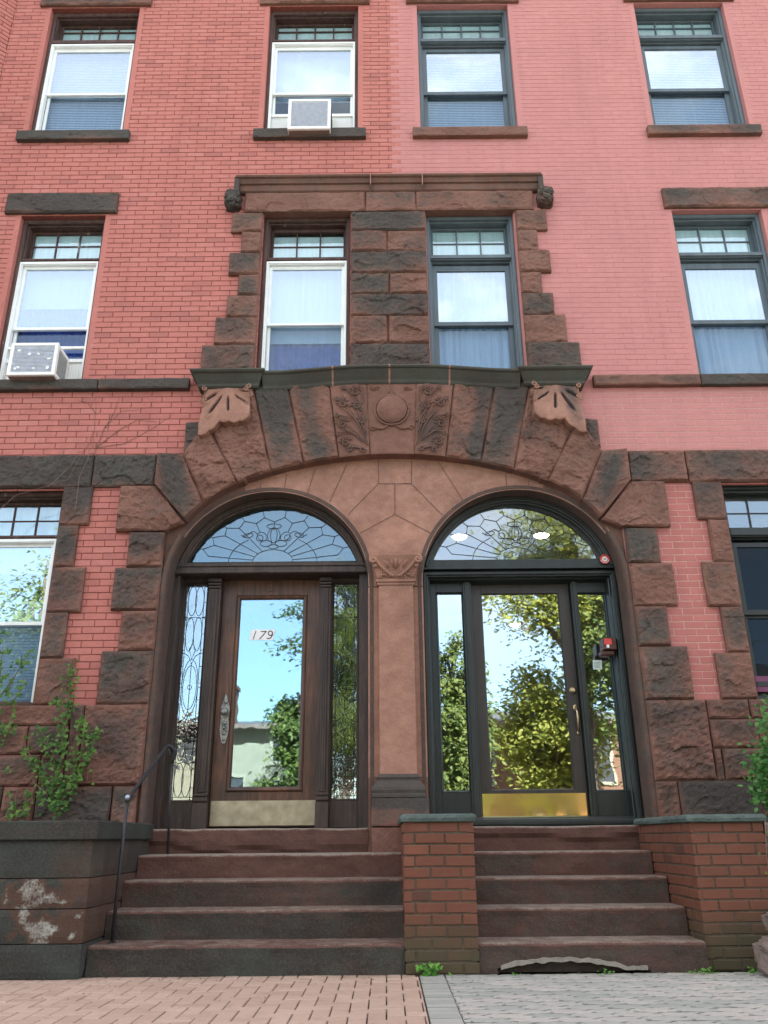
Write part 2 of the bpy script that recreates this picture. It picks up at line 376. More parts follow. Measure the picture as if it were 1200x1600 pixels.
# ------------------------------------------------------------------ brickwork
def clip(iv,holes,zc):
    for (a,b,c,d) in holes:
        if c<=zc<=d:
            o=[]
            for (p,q) in iv:
                if b<=p or a>=q: o.append((p,q)); continue
                if p<a: o.append((p,a))
                if q>b: o.append((b,q))
            iv=o
    return iv
def bricks(mb,x0,x1,z0,z1,holes=(),y=0.0,row=.0677,bl=.2133,joint=.009,dep=.02,m=0,T=None,zoff=0.0,tooth=None,ch=.002,jit=.0012,seedo=0,val=None):
    T=T or (lambda x,y,z:(x,y,z)); rng=random.Random(11+seedo)
    k0=int(math.floor((z0-zoff)/row)); k1=int(math.ceil((z1-zoff)/row))
    for k in range(k0,k1):
        a=max(z0,zoff+k*row+joint/2); b=min(z1,zoff+(k+1)*row-joint/2)
        if b-a<.012: continue
        xe0,xe1=x0,x1
        if tooth: xe0,xe1=tooth(k,x0,x1)
        off=(k%2)*bl/2+rng.uniform(-.006,.006)
        for (p,q) in clip([(xe0,xe1)],holes,(a+b)/2):
            i=int(math.floor((p-off)/bl))
            while True:
                c=off+i*bl; i+=1
                if c>=q: break
                s0=max(p,c+joint/2); s1=min(q,c+bl-joint/2)
                if s1-s0<.015: continue
                yy=y-rng.uniform(-jit,jit); dx=rng.uniform(-.0015,.0015); dz=rng.uniform(-.0012,.0012)
                P=[(s0+dx,yy+ch+.001,a+dz),(s1+dx,yy+ch+.001,a+dz),(s1+dx,yy+ch+.001,b+dz),(s0+dx,yy+ch+.001,b+dz)]
                c2=ch*1.6
                Q=[(s0+dx+c2,yy,a+dz+c2),(s1+dx-c2,yy,a+dz+c2),(s1+dx-c2,yy,b+dz-c2),(s0+dx+c2,yy,b+dz-c2)]
                B=[(s0+dx,y+dep,a+dz),(s1+dx,y+dep,a+dz),(s1+dx,y+dep,b+dz),(s0+dx,y+dep,b+dz)]
                vs=[T(*v) for v in P+Q+B]
                fs=[(4,5,6,7)]+[(t,(t+1)%4,(t+1)%4+4,t+4) for t in range(4)]+[(t+8,(t+1)%4+8,(t+1)%4,t) for t in range(4)]
                mb.add(vs,fs,m,val(rng,(s0+s1)/2,(a+b)/2) if val else rng.random())
def wallplane(mb,x0,x1,z0,z1,holes,y,depth,m=0):
    xs=sorted({x0,x1}|{h for q in holes for h in q[:2] if x0<h<x1}); zs=sorted({z0,z1}|{h for q in holes for h in q[2:] if z0<h<z1})
    inh=lambda x,z: any(a<x<b and c<z<d for a,b,c,d in holes)
    for i in range(len(xs)-1):
        for j in range(len(zs)-1):
            xc=(xs[i]+xs[i+1])/2; zc=(zs[j]+zs[j+1])/2
            if inh(xc,zc): continue
            X0,X1,Z0,Z1=xs[i],xs[i+1],zs[j],zs[j+1]
            mb.add([(X0,y,Z0),(X1,y,Z0),(X1,y,Z1),(X0,y,Z1)],[(0,1,2,3)],m)
            for (ax,bx,az,bz,tx,tz) in ((X0,X0,Z0,Z1,X0-.001,zc),(X1,X1,Z0,Z1,X1+.001,zc),(X0,X1,Z0,Z0,xc,Z0-.001),(X0,X1,Z1,Z1,xc,Z1+.001)):
                if inh(tx,tz): mb.add([(ax,y,az),(bx,y,bz),(bx,y+depth,bz),(ax,y+depth,az)],[(0,1,2,3)],m)
def arc(cx,cz,r,a0,a1,n): return [(cx+r*math.cos(R(a0+(a1-a0)*i/n)),cz+r*math.sin(R(a0+(a1-a0)*i/n))) for i in range(n+1)]

# ================================================================== the two houses
HL=thing('brick_rowhouse','red brick rowhouse on the left with white storm windows and oak door marked 179','house',(-2.6,.2,0))
HR=thing('brick_rowhouse','pink painted brick rowhouse on the right with blue-grey window frames and black door','house',(2.6,.2,0))
PO=thing('stone_portal','carved brownstone portal with one wide arch spanning both doors and quoins above','stone portal',(0,.1,0))
H=dict(
 w1=(-4.45,-3.27,8.98,11.17), w2=(-1.55,-.37,8.98,11.17), w3=(.40,1.61,8.98,11.17), w4=(3.28,4.47,8.98,11.17),
 v1=(-4.33,-3.33,5.47,7.72), v2=(-1.47,-.45,5.40,7.72), v3=(.43,1.46,5.40,7.72), v4=(3.32,4.38,5.47,7.72),
 g1=(-5.0,-3.35,2.03,4.22), g2=(3.36,5.0,2.03,4.22))
ARCHH=[(-1.9,1.9,0,4.6),(-2.3,2.3,0,4.1)]
holesL=[H['w1'],H['w2'],H['v1'],H['v2'],H['g1']]+ARCHH
holesR=[H['w3'],H['w4'],H['v3'],H['v4'],H['g2']]+ARCHH
PX=.045
def toothL(k,a,b): return (a,PX+(.1065 if k%2 else 0)) 
def toothR(k,a,b): return (PX+(.1065 if k%2 else 0)+.001,b)
ZT=13.0; XL=-4.93; XR=7.5
mb=MB(); wallplane(mb,XL,PX,0,ZT,holesL,.006,.10)
mb.build('mortar_bed','mortar_dark',HL)
mb=MB(); bricks(mb,XL,PX,2.035,ZT,holesL,tooth=toothL,joint=.0075)
for k in ('w1','w2','v1'):
    a,b,c,d=H[k]; mb.box(a-.06,a+.003,-.0005,.12,c,d,val=.5); mb.box(b-.003,b+.06,-.0005,.12,c,d,val=.5)
mb.build('brick_wall','brick_red',HL,attr='rnd')
mb=MB(); wallplane(mb,PX,XR,5.3,ZT,holesR,.0035,.10); mb.build('mortar_bed','mortar_pink',HR)
mb=MB(); wallplane(mb,PX,XR,0,5.3,holesR,.0025,.10); mb.build('mortar_bed','mortar_light',HR)
mb=MB(); bricks(mb,PX,XR,5.4,ZT,holesR,tooth=toothR,joint=.0035,ch=.0008,jit=.0008,seedo=3); 
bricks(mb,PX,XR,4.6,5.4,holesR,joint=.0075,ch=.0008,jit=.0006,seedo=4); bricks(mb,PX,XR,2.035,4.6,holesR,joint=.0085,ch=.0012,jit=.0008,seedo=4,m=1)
for k in ('w3','w4','v4'):
    a,b,c,d=H[k]; mb.box(a-.06,a+.003,-.0005,.12,c,d,val=.5); mb.box(b-.003,b+.06,-.0005,.12,c,d,val=.5)
mb.build('brick_wall',['brick_pink','brick_pink_shaded'],HR,attr='rnd')
# projecting bay at the far left
mb=MB()
ca,sa=math.cos(R(45)),math.sin(R(45))
TB=lambda x,y,z:(XL-x*ca+y*sa*0-(-y)*(-sa),-x*sa+y*ca,z)
def TB(x,y,z):
    d=Vector((-ca,-sa)); nn=Vector((sa,-ca))   # along face going left & forward; outward normal
    p=Vector((XL,0))+d*x-nn*y
    return (p.x,p.y,z)
bricks(mb,0,1.2,5.5,ZT,(),T=TB,seedo=9); mb.build('bay_brickwork','brick_red',HL,attr='rnd')
mb=MB(); q=[TB(0,.008,5.4),TB(1.2,.008,5.4)]; e=(q[1][0],2.0)
ply=[(XL,.02),(q[1][0],q[1][1]),(XL-2.4,q[1][1]),(XL-2.4,.5),(XL,.5)]
mb.add([(x,y,5.4) for x,y in ply]+[(x,y,ZT) for x,y in ply],[(0,1,2,3,4)]+[(9,8,7,6,5)]+[(i,(i+1)%5,(i+1)%5+5,i+5) for i in range(5)])
mb.build('mortar_bed','mortar_dark',HL)
mb=MB(); wallplane(mb,XL-2.6,XL,0,5.4,[(-5.0,-4.9,2.03,4.22)],.03,.2); mb.build('side_wall','brick_red',HL,attr='rnd')
# carcass: roof, floors, rear and party walls
def carcass(root,x0,x1):
    mb=MB(); mb.box(x0,x1,.32,9,ZT-.25,ZT); mb.build('roof','roof_slate',root)
    mb=MB()
    for z in (4.55,8.3): mb.box(x0+.1,x1-.1,.40,8.8,z,z+.25)
    mb.build('floor_slab','ceiling_white',root)
    mb=MB(); mb.box(x0,x1,8.8,9,0,ZT-.25); mb.box(x0,x0+.1,.12,8.8,0,ZT-.25); mb.box(x1-.1,x1,.12,8.8,0,ZT-.25); mb.box(x0+.1,x1-.1,.75,8.8,.1,.94)
    mb.build('inner_wall','dark_inside',root)
carcass(HL,XL-2.4,PX-.02); carcass(HR,PX+.02,XR)
mb=MB()
for x in (-2.5,): mb.box(x,x+.08,.5,8.8,.95,4.5)
mb.build('partition','dark_inside',HL)
mb=MB(); mb.box(2.4,2.48,.5,8.8,.95,4.5); mb.build('partition','hall_paint',HR)

# ------------------------------------------------------------------ rough stones of the houses
def stones(root,name,items,mat='brownstone',**kw):
    mb=MB()
    for it in items:
        x0,x1,z0,z1,so=it[:5]; k=dict(kw); 
        if len(it)>5: k.update(it[5])
        rblock(mb,x0,x1,z0,z1,soot=so,**k)
    return mb.build(name,mat,root)
def zz(py,px=100,y=0): return W(px,py,y)[1]
ZQ=[4.225,3.73,3.36,2.925,2.535,2.036]       # arch-side courses
XQ=[2.765,2.63,2.735,2.62,2.765]
sootL=[.18,.42,.5,.22,.55]; sootR=[.20,.5,.28,.42,.5]
ZW=[4.225,3.81,3.37,2.915,2.47,2.036]; XWq=[3.05,3.145,3.02,3.13,3.01]
sWL=[.5,.48,.45,.52,.3]; sWR=[.62,.3,.4,.5,.48]
for side,root,sA,sW in ((-1,HL,sootL,sWL),(1,HR,sootR,sWR)):
    def it(a,b,c,d,s_,*r): 
        a,b=(a,b) if side>0 else (-b,-a); return (a,b,c,d,s_,*r)
    # arch side quoins
    its=[it(2.272 if side<0 else 2.304,XQ[i],ZQ[i+1],ZQ[i],sA[i]) for i in range(5) if i>0]
    stones(root,'quoin_stones',its,d1=.04,amp=.05)
    its=[it(XWq[i],3.35,ZW[i+1],ZW[i],sW[i]) for i in range(5)]
    stones(root,'window_quoins',its,d1=.025,amp=.04,margin=.02)
    # belt course at first-floor head
    if side<0: its=[(-3.075,-2.425,4.222,4.585,.72),(-5.2,-3.08,4.215,4.585,.74)]
    else: its=[(2.42,3.02,4.222,4.58,.42),(3.025,5.3,4.215,4.58,.5),(5.3,XR,4.235,4.58,.5)]
    stones(root,'belt_course',its,d1=.04,amp=.055)
    # base stones
    if side<0:
        its=[(-2.86,-2.275,1.325,2.036,.3,dict(amp=.06)),(-2.98,-2.865,1.325,2.036,.5),
             (-5.2,-3.0,1.85,2.036,.28),(-3.35,-2.985,1.60,1.85,.5),(-3.8,-3.355,1.60,1.85,.3),(-4.6,-3.805,1.60,1.85,.5),
             (-3.2,-2.985,1.325,1.595,.45),(-3.6,-3.205,1.325,1.595,.3),(-4.6,-3.605,1.325,1.595,.6),
             (-2.52,-2.30,.9,1.32,.45),(-3.2,-2.53,.9,1.32,.66),(-3.5,-3.205,.9,1.32,.25),(-4.6,-3.505,.9,1.32,.66),(-5.4,-4.61,.9,1.845,.5),(-5.4,-2.3,.0,.9,.5,dict(res=.05))]
    else:
        its=[(2.304,2.86,1.325,2.036,.38,dict(amp=.06)),(2.865,3.25,1.86,2.036,.38),(3.255,5.2,1.86,2.036,.4),
             (2.865,3.3,1.60,1.855,.36),(3.305,4.6,1.60,1.855,.3),(2.94,3.6,1.325,1.595,.36),(3.605,4.6,1.325,1.595,.36),(2.865,2.935,1.325,1.595,.4),
             (2.30,2.50,.95,1.32,.6),(2.505,3.4,.95,1.32,.74,dict(amp=.03)),(3.405,5,.95,1.32,.74),(4.61,6,1.325,1.855,.4),(2.3,5,.0,.95,.5,dict(res=.05)),(5.0,XR,0,2.0,.5,dict(res=.08))]
    stones(root,'base_stones',its,d1=.03,amp=.045)
# belt 2 (second-floor sill course), lintels and sills
stones(HL,'sill_course',[(-3.13,-2.16,5.345,5.47,.85),(-5.2,-3.135,5.345,5.47,.85)],d0=.07,d1=.01,amp=.02,margin=.015)
stones(HR,'sill_course',[(2.16,3.30,5.335,5.465,.35),(3.305,5.2,5.335,5.465,.75),(5.2,XR,5.335,5.465,.5)],d0=.07,d1=.01,amp=.02,margin=.015)
def one(root,name,x0,x1,z0,z1,so,**kw):
    mb=MB(); rblock(mb,x0,x1,z0,z1,soot=so,**kw); return mb.build(name,'brownstone',root)
LIN=dict(w1=(-4.6,-3.12,.4),w2=(-1.68,-.22,.35),w3=(.26,1.76,.25),w4=(3.15,4.62,.25),v1=(-4.52,-3.20,.78),v4=(3.235,4.62,.42))
# ------------------------------------------------------------------ windows
def bar(mb,x0,x1,z0,z1,y0,y1,m=0): mb.box(x0,x1,y0,y1,z0,z1,m)
def window(root,key,style,zs,ncol,nrow=2,blind=None,label=None,y0=.07,ztr=None,inner=None):
    """zs = (transom bar z0,z1), sash top, upper glass top, rail z0,z1, lower glass bottom"""
    x0,x1,z0,z1=H[key]
    tb0,tb1,st,gt,r0_,r1_,gb=zs
    wood={'L':'casing_wood','R':'blue_grey_paint','D':'green_black_paint'}[style]
    sash={'L':'white_paint','R':'blue_grey_paint','D':'green_black_paint'}[style]
    cw={'L':.05,'R':.045,'D':.045}[style]
    mb=MB()
    # casing: stands y0 back from the wall, inner edge steps back
    mb.rect(x0,x1,z0,z1,[(0,.30),(0,y0+.01),(.006,y0),(cw*.7,y0),(cw,y0+.015),(cw,y0+.05),(cw+.014,y0+.055),(cw+.014,.30)])
    mb.box(x0+cw,x1-cw,y0+.03,.29,tb0,tb1)                         # transom bar
    mb.box(x0+cw,x1-cw,y0+.01,y0+.03,tb0+.012,tb1-.006)
    head=z1-ztr[1] if ztr else .2
    f=mb.build('window',wood,root,bevel=.003)
    if label: f['label']=label
    # transom light
    xi0,xi1=x0+cw+.045,x1-cw-.045; a,b=ztr
    mb=MB(); mb.rect(x0+cw,x1-cw,tb1,z1-cw,[(0,.27),(0,.215),(.042,.21),(.045,.225),(.045,.27)])
    if z1-cw-.045>b: mb.box(xi0,xi1,.20,.27,b,z1-cw)
    for i in range(1,ncol): x=xi0+(xi1-xi0)*i/ncol; mb.box(x-.008,x+.008,.222,.25,a-.03,b)
    for j in range(1,nrow): z=a+(b-a)*(.43 if nrow==2 else j/nrow); mb.box(xi0,xi1,.226,.246,z-.007,z+.007)
    mb.build('transom_sash','casing_wood' if style=='L' else sash,f,bevel=.002)
    mb=MB(); mb.box(xi0-.01,xi1+.01,.234,.238,a-.02,b+.01); mb.build('transom_pane','glass_old',f)
    if style!='D' and key!='g1':
        mb=MB(); mb.box(xi0-.03,xi1+.03,.250,.254,a-.05,b+.03 if style=='R' or key[0]=='w' else a+(b-a)*.9); mb.build('transom_shade','curtain_white',f)
    # sashes
    ox0,ox1=x0+cw,x1-cw; w=.048 if style!='L' else .052
    if style=='L':
        fx0,fx1=x0+.035,x1-.03
        mb=MB(); mb.rect(fx0,fx1,z0+.0,st,[(0,.16),(0,.088),(.006,.082),(.032,.082),(.036,.095),(.042,.095),(.042,.16)])
        mb.build('storm_frame',sash,f,bevel=.002); ox0,ox1=fx0+.042,fx1-.042; w=.03; ys=.13
    else:
        ys=.16; mb=MB(); mb.rect(ox0,ox1,z0,tb0,[(0,.29),(0,.14),(.018,.135),(.022,.15),(.022,.29)]); mb.build('stop_frame',sash,f,bevel=.002); ox0+=.022; ox1-=.022
    zm=(r0_+r1_)/2
    mb=MB(); mb.rect(ox0,ox1,r0_+.006,st-.04,[(0,ys+.03),(0,ys),(w,ys-.002),(w+.006,ys+.012),(w+.006,ys+.03)]); 
    mb.box(ox0+w,ox1-w,ys+.001,ys+.028,gt,st-.04-w+.002) if st-.04-w>gt else None
    mb.build('upper_sash',sash,f,bevel=.0015)
    mb=MB(); mb.rect(ox0,ox1,z0+.0,r1_-.004,[(0,ys+.075),(0,ys+.04),(w,ys+.038),(w+.006,ys+.05),(w+.006,ys+.075)])
    mb.box(ox0+w,ox1-w,ys+.041,ys+.07,z0+w,gb) if gb>z0+w else None
    mb.build('lower_sash',sash,f,bevel=.0015)
    g='glass_window' if style!='D' else 'glass_dim'
    mb=MB(); mb.box(ox0+w-.01,ox1-w+.01,ys+.016,ys+.02,r0_+w,gt+.01); mb.build('pane',g,f)
    mb=MB(); mb.box(ox0+w-.01,ox1-w+.01,ys+.056,ys+.06,gb-.01,r0_+.01); mb.build('pane','glass_screen' if style!='D' else g,f)
    # what hangs inside
    if blind:
        for (nm,mat,bz0,bz1,kind) in blind:
            mb=MB(); X0,X1=x0+.066,x1-.066
            if kind=='slat':
                n=int((bz1-bz0)/.028)
                for i in range(n):
                    z=bz0+(bz1-bz0)*(i+.5)/n; mb.add([(X0,.262,z-.014),(X1,.262,z-.014),(X1,.270,z+.0155),(X0,.270,z+.0155)],[(0,1,2,3)])
            elif kind=='flat':
                n=30
                vs=[];
                for i in range(n+1):
                    x=X0+(X1-X0)*i/n; yy=.272+.003*math.sin(i*1.3); vs+= [(x,yy,bz0),(x,yy,bz1)]
                mb.add(vs,[(2*i,2*i+2,2*i+3,2*i+1) for i in range(n)],smooth=True)
            else:
                n=90; vs=[]
                for i in range(n+1):
                    x=X0+(X1-X0)*i/n; yy=.292+.018*math.sin(i*.75+math.sin(i*.21)*1.5); vs+= [(x,yy,bz0),(x,yy*1.0+.01,bz1)]
                mb.add(vs,[(2*i,2*i+2,2*i+3,2*i+1) for i in range(n)],smooth=True)
            mb.build(nm,mat,f)
    # room behind
    mb=MB(); mb.box(x0-.12,x1+.12,1.5,1.55,z0-.1,z1+.1)
    mb.build('room_wall','dark_inside',f)
    if key in LIN:
        a,b,so=LIN[key]; zt=z1+.01
        zh=8.02 if key in('v1','v4') else zt+.30
        one_=MB(); rblock(one_,a,b,zt,zh,soot=so,d0=.035,d1=.03,amp=.035); one_.build('lintel','brownstone',f)
    if key[0]=='w':
        so={'w1':.8,'w2':.85,'w3':.25,'w4':.45}[key]
        one_=MB(); rblock(one_,x0-.10,x1+.10,z0-.145,z0-.002,soot=so,d0=.065,d1=.005,amp=.02,margin=.015); 
        one_.box(x0,x1,-.03,.1,z0-.03,z0-.001,val=so)
        one_.build('sill','brownstone',f)
    return f
def zl(x,y,*ys): return [W(x,q,y)[1] for q in ys]
# top floor: bar0,bar1 | frame top | glass top | rail bottom, top | lower glass bottom   (pixel rows)
def rows(px,yv,bar1,bar0,st,gt,r1_,r0_,gb,z0):
    a=zl(px,.09,bar0,bar1); b=zl(px,.12,st,gt,r0_,r1_,gb)
    return (a[0],a[1],min(b[0],a[0]),b[1],b[2],b[3],max(b[4],z0+.02))
z0=8.98
window(HL,'w1','L',rows(140,0,63,69,70,80,140,148,207,z0),4,ztr=tuple(zl(140,.235,63,37)),blind=[('blind','curtain_white',8.95,11.1,'slat')],label='white storm window under a peeling wooden transom, pale blind drawn behind both sashes')
window(HL,'w2','L',rows(490,0,62,66,67,77,140,147,205,z0),4,ztr=tuple(zl(490,.235,62,35)),blind=[('blind','curtain_white',9.75,11.1,'flat')],label='white storm window holding an air conditioner')
window(HR,'w3','R',rows(725,0,60,66,67,76,136,144,204,z0),4,ztr=tuple(zl(725,.235,60,35)),blind=[('blind','curtain_white',8.95,11.1,'slat')])
window(HR,'w4','R',rows(1080,0,55,61,62,72,131,139,197,z0),4,ztr=tuple(zl(1080,.235,55,31)),blind=[('blind','curtain_white',8.95,11.1,'slat')])
z0=5.47
window(HL,'v1','L',rows(90,0,404,409,409,420,507,515,596,z0),3,ztr=tuple(zl(90,.235,403,364)),blind=[('curtain','curtain_blue',5.4,6.75,'fold'),('blind','curtain_white',6.6,7.2,'flat')],label='white storm window with a large air conditioner over a peeling sill')
H['v2']=(-1.47,-.45,5.40,7.72)
window(HL,'v2','L',rows(480,0,402,408,405,420,500,508,588,5.40),3,ztr=tuple(zl(480,.235,402,366)),blind=[('curtain','curtain_blue',5.4,6.10,'fold'),('blind','curtain_white',6.10,7.25,'flat')],label='white storm window with blue cloth behind its lower pane')
window(HR,'v3','R',rows(740,0,398,405,405,420,498,506,592,5.40),3,ztr=tuple(zl(740,.235,398,360)),blind=[('curtain','curtain_white',5.4,7.68,'fold')])
window(HR,'v4','R',rows(1135,0,394,401,402,416,495,503,588,z0),3,ztr=tuple(zl(1135,.235,394,358)),blind=[('curtain','curtain_white',5.45,7.68,'fold')])
window(HL,'g1','L',rows(60,0,836,842,842,852,968,977,1098,2.03),6,ztr=tuple(zl(60,.235,836,787)),blind=[('curtain','curtain_white',3.4,4.2,'fold'),('blind','curtain_white',2.1,3.1,'slat')],label='wide white storm window beside the ivy, reflecting trees')
window(HR,'g2','D',rows(1165,0,824,838,840,848,955,960,1080,2.03),6,ztr=tuple(zl(1165,.235,824,775)),label='dark unlit window beside the shrub')
mb=MB(); mb.box(3.40,3.9,.11,.16,2.12,2.27); mb.box(3.42,3.6,.105,.112,2.17,2.22,1); mb.build('window_box',['magenta','dark_inside'],HR,bevel=.004)

# ================================================================== stone portal
DC=.017; RA=.985; SZ=3.19            # doorway centre line, arch radius, springing height
cL,cR=DC-1.252,DC+1.252
def zbig(x):
    ax=abs(x)
    if ax<1.5: return .235+math.sqrt(4.3**2-ax*ax)
    r=1.085-.05*smooth01((ax-1.55)/.6)
    q=r*r-(ax-1.25)**2
    return SZ+math.sqrt(max(q,0.0))
# smooth panel between the arches
mb=MB(); YP=.03; n=176; top=[];bot=[]
for i in range(n+1):
    x=-2.2+4.4*i/n
    zb=3.44
    for c in (cL,cR):
        if abs(x-c)<RA+.004: zb=max(zb if abs(x)>.3 or True else 0,SZ+math.sqrt(max((RA+.004)**2-(x-c)**2,0)))
    if abs(x-DC)<=1.252-RA: zb=3.44
    zt=zbig(x)+.06
    if abs(x)>2.05: zt=max(zt,zb+.01)
    top.append((x,zt)); bot.append((x,min(zb,zt-.005)))
nv=8; vs=[];fs=[];va=[]
for i in range(n+1):
    for j in range(nv+1):
        t=j/nv; x=top[i][0]; z=bot[i][1]*(1-t)+top[i][1]*t
        vs.append((x,YP-.004*noise.noise(Vector((x*2.5,z*2.5,0))),z)); va.append(.02+.35*noise.noise(Vector((x*1.4,z*1.8,4))))
for i in range(n):
    for j in range(nv): a=i*(nv+1)+j; fs.append((a,a+nv+1,a+nv+2,a+1))
mb.add(vs,fs,0,va)
def jl(*pts,w=.006,y=YP-.0055):
    P=WL(pts,YP); 
    for a,b in zip(P[:-1],P[1:]):
        d=Vector((b[0]-a[0],b[1]-a[1])); 
        if d.length<1e-6: continue
        d.normalize(); nx,nz=-d.y*w/2,d.x*w/2
        mb.add([(a[0]-nx,y,a[1]-nz),(b[0]-nx,y,b[1]-nz),(b[0]+nx,y,b[1]+nz),(a[0]+nx,y,a[1]+nz)],[(0,1,2,3)],1)
jl((591.5,716),(591.5,756),(617,756),(617,804)); jl((643,716),(643,756),(617,756)); jl((591,756),(544,804)); jl((617,804),(563,833)); jl((617,804),(673,833))
jl((628,756),(643,756),(692,806)); jl((685,722),(723,781)); jl((790,740),(792,764)); jl((826,750),(826,764)); jl((542,726),(515,784)); jl((493,732),(480,772)); jl((448,741),(443.7,767)); jl((407,756),(408,769))
mb.build('spandrel_panel',['brownstone_light','joint_dark'],PO)
# arch rings (smooth reveals) and jambs, one per doorway
def ring(c,side):
    # path from outer jamb foot up, round and down to inner jamb foot
    out=side
    path=[(c+RA*out,.76),(c+RA*out,2.0),(c+RA*out,SZ)]+arc(c,SZ,RA,0,180,40)[1:] if out>0 else [(c-RA,.76),(c-RA,2.0),(c-RA,SZ)]+arc(c,SZ,RA,180,0,40)[1:]
    path+= [(c-RA*out,2.0),(c-RA*out,.76)]
    s_=1 if out>0 else -1
    prof=[(0*s_,.40),(0*s_,.055),(-.006*s_,.036),(-.018*s_,.026),(-.05*s_,.0255),(-.05*s_,.05)]
    mb=MB(); mb.sweep(path,prof,val=.58,smooth=False,caps=False)
    for a in (20,42,61,80,100,122,142,160):
        x=c+(RA-.0015)*math.cos(R(a)); z=SZ+(RA-.0015)*math.sin(R(a)); tx,tz=-math.sin(R(a))*.003,math.cos(R(a))*.003
        mb.add([(x-tx,.04,z-tz),(x+tx,.04,z+tz),(x+tx,.34,z+tz),(x-tx,.34,z-tz)],[(0,1,2,3)],1)
    mb.build('arch_ring',['brownstone','joint_dark'],PO)
ring(cL,-1); ring(cR,1)
# outer jamb strips with rounded nosing (outside the doors), up to springing then dying into voussoirs
for sg,c in ((-1,cL),(1,cR)):
    x=c+sg*RA; mb=MB()
    pa=[(x,.76),(x,1.4),(x,2.2),(x,SZ)]+[(c+sg*RA*math.cos(R(a)),SZ+RA*math.sin(R(a))) for a in (5,10,15,20,25,30)]
    s_=-1*sg
    mb.sweep(pa,[(.0*s_,.05),(.003*s_,.01),(.012*s_,-.012),(.024*s_,-.020),(.046*s_,-.022),(.054*s_,-.018),(.054*s_,.06)],val=.55,smooth=False)
    fa=[(c+sg*RA*math.cos(R(a)),SZ+RA*math.sin(R(a))) for a in range(0,76,5)]
    mb.sweep([(x,.76)]+fa,[(.045*s_,.028),(.30*s_,.028)],val=.4,caps=False)
    for z in ZQ[1:-1]+[1.325,]:
        mb.box(min(x+sg*.012,x+sg*.052),max(x+sg*.012,x+sg*.052),-.0235,-.018,z-.003,z+.003,1)
    mb.build('jamb_moulding',['brownstone','joint_dark'],PO)
# voussoirs
YV=-.09
def vous(pb0,pb1,pt0,pt1,so,name='voussoir',mat='brownstone',arcb=True,relief=None,**kw):
    "bottom edge follows the big arch from x=pb0 to pb1; top edge straight from pt0 to pt1"
    def fn(u,v):
        xb=pb0+(pb1-pb0)*u; zb=zbig(xb)+.0
        xt=pt0[0]+(pt1[0]-pt0[0])*u; zt=pt0[1]+(pt1[1]-pt0[1])*u
        return (xb*(1-v)+xt*v,zb*(1-v)+zt*v)
    w=(abs(pb1-pb0)+abs(pt1[0]-pt0[0]))/2; h=math.dist(fn(.5,0),fn(.5,1))
    k=dict(y=0.0,d0=.085,d1=.035,amp=.05,soot=so,back=.06,relief=relief); k.update(kw)
    mb=MB(); patch(mb,fn,w,h,**k); return mb
ZC=5.36
# carved relief helpers
def spiral(cx,cz,r,turns,a0,sgn,n=22): return [(cx+r*(1-.8*i/n)*math.cos(a0+sgn*2*PI*turns*i/n),cz+r*(1-.8*i/n)*math.sin(a0+sgn*2*PI*turns*i/n)) for i in range(n+1)]
def carve_tubes(mb,lines,y,r,val=.05,m=0,soff=.35):
    for ln in lines:
        pts=ln[0] if isinstance(ln,tuple) and isinstance(ln[0],list) else ln; rr=ln[1] if isinstance(ln,tuple) and isinstance(ln[0],list) else r
        n=len(pts); rs=[rr*(.45+.55*math.sin(PI*min(1,(i+.6)/n))) for i in range(n)]
        mb.tube([(x,y+rr*soff,z) for x,z in pts],rs,7,m,val)
def leaf_relief(lobes,depth):
    "acanthus: ribs fanning from a foot point, in (u,v)"
    def f(u,v):
        h=0
        for (fu,fv,tu,tv,wd) in lobes:
            dx,dv=tu-fu,tv-fv; L=dx*dx+dv*dv; t=max(0,min(1,((u-fu)*dx+(v-fv)*dv)/L))
            px,pv=fu+dx*t,fv+dv*t; dd=math.hypot(u-px,v-pv); ww=wd*(.35+.65*math.sin(PI*min(.95,.2+.75*t)))
            h=max(h,max(0,1-(dd/ww)**2)*(1-.35*abs(math.sin(dd/ww*PI*1.0))))
        return depth*h
    return f
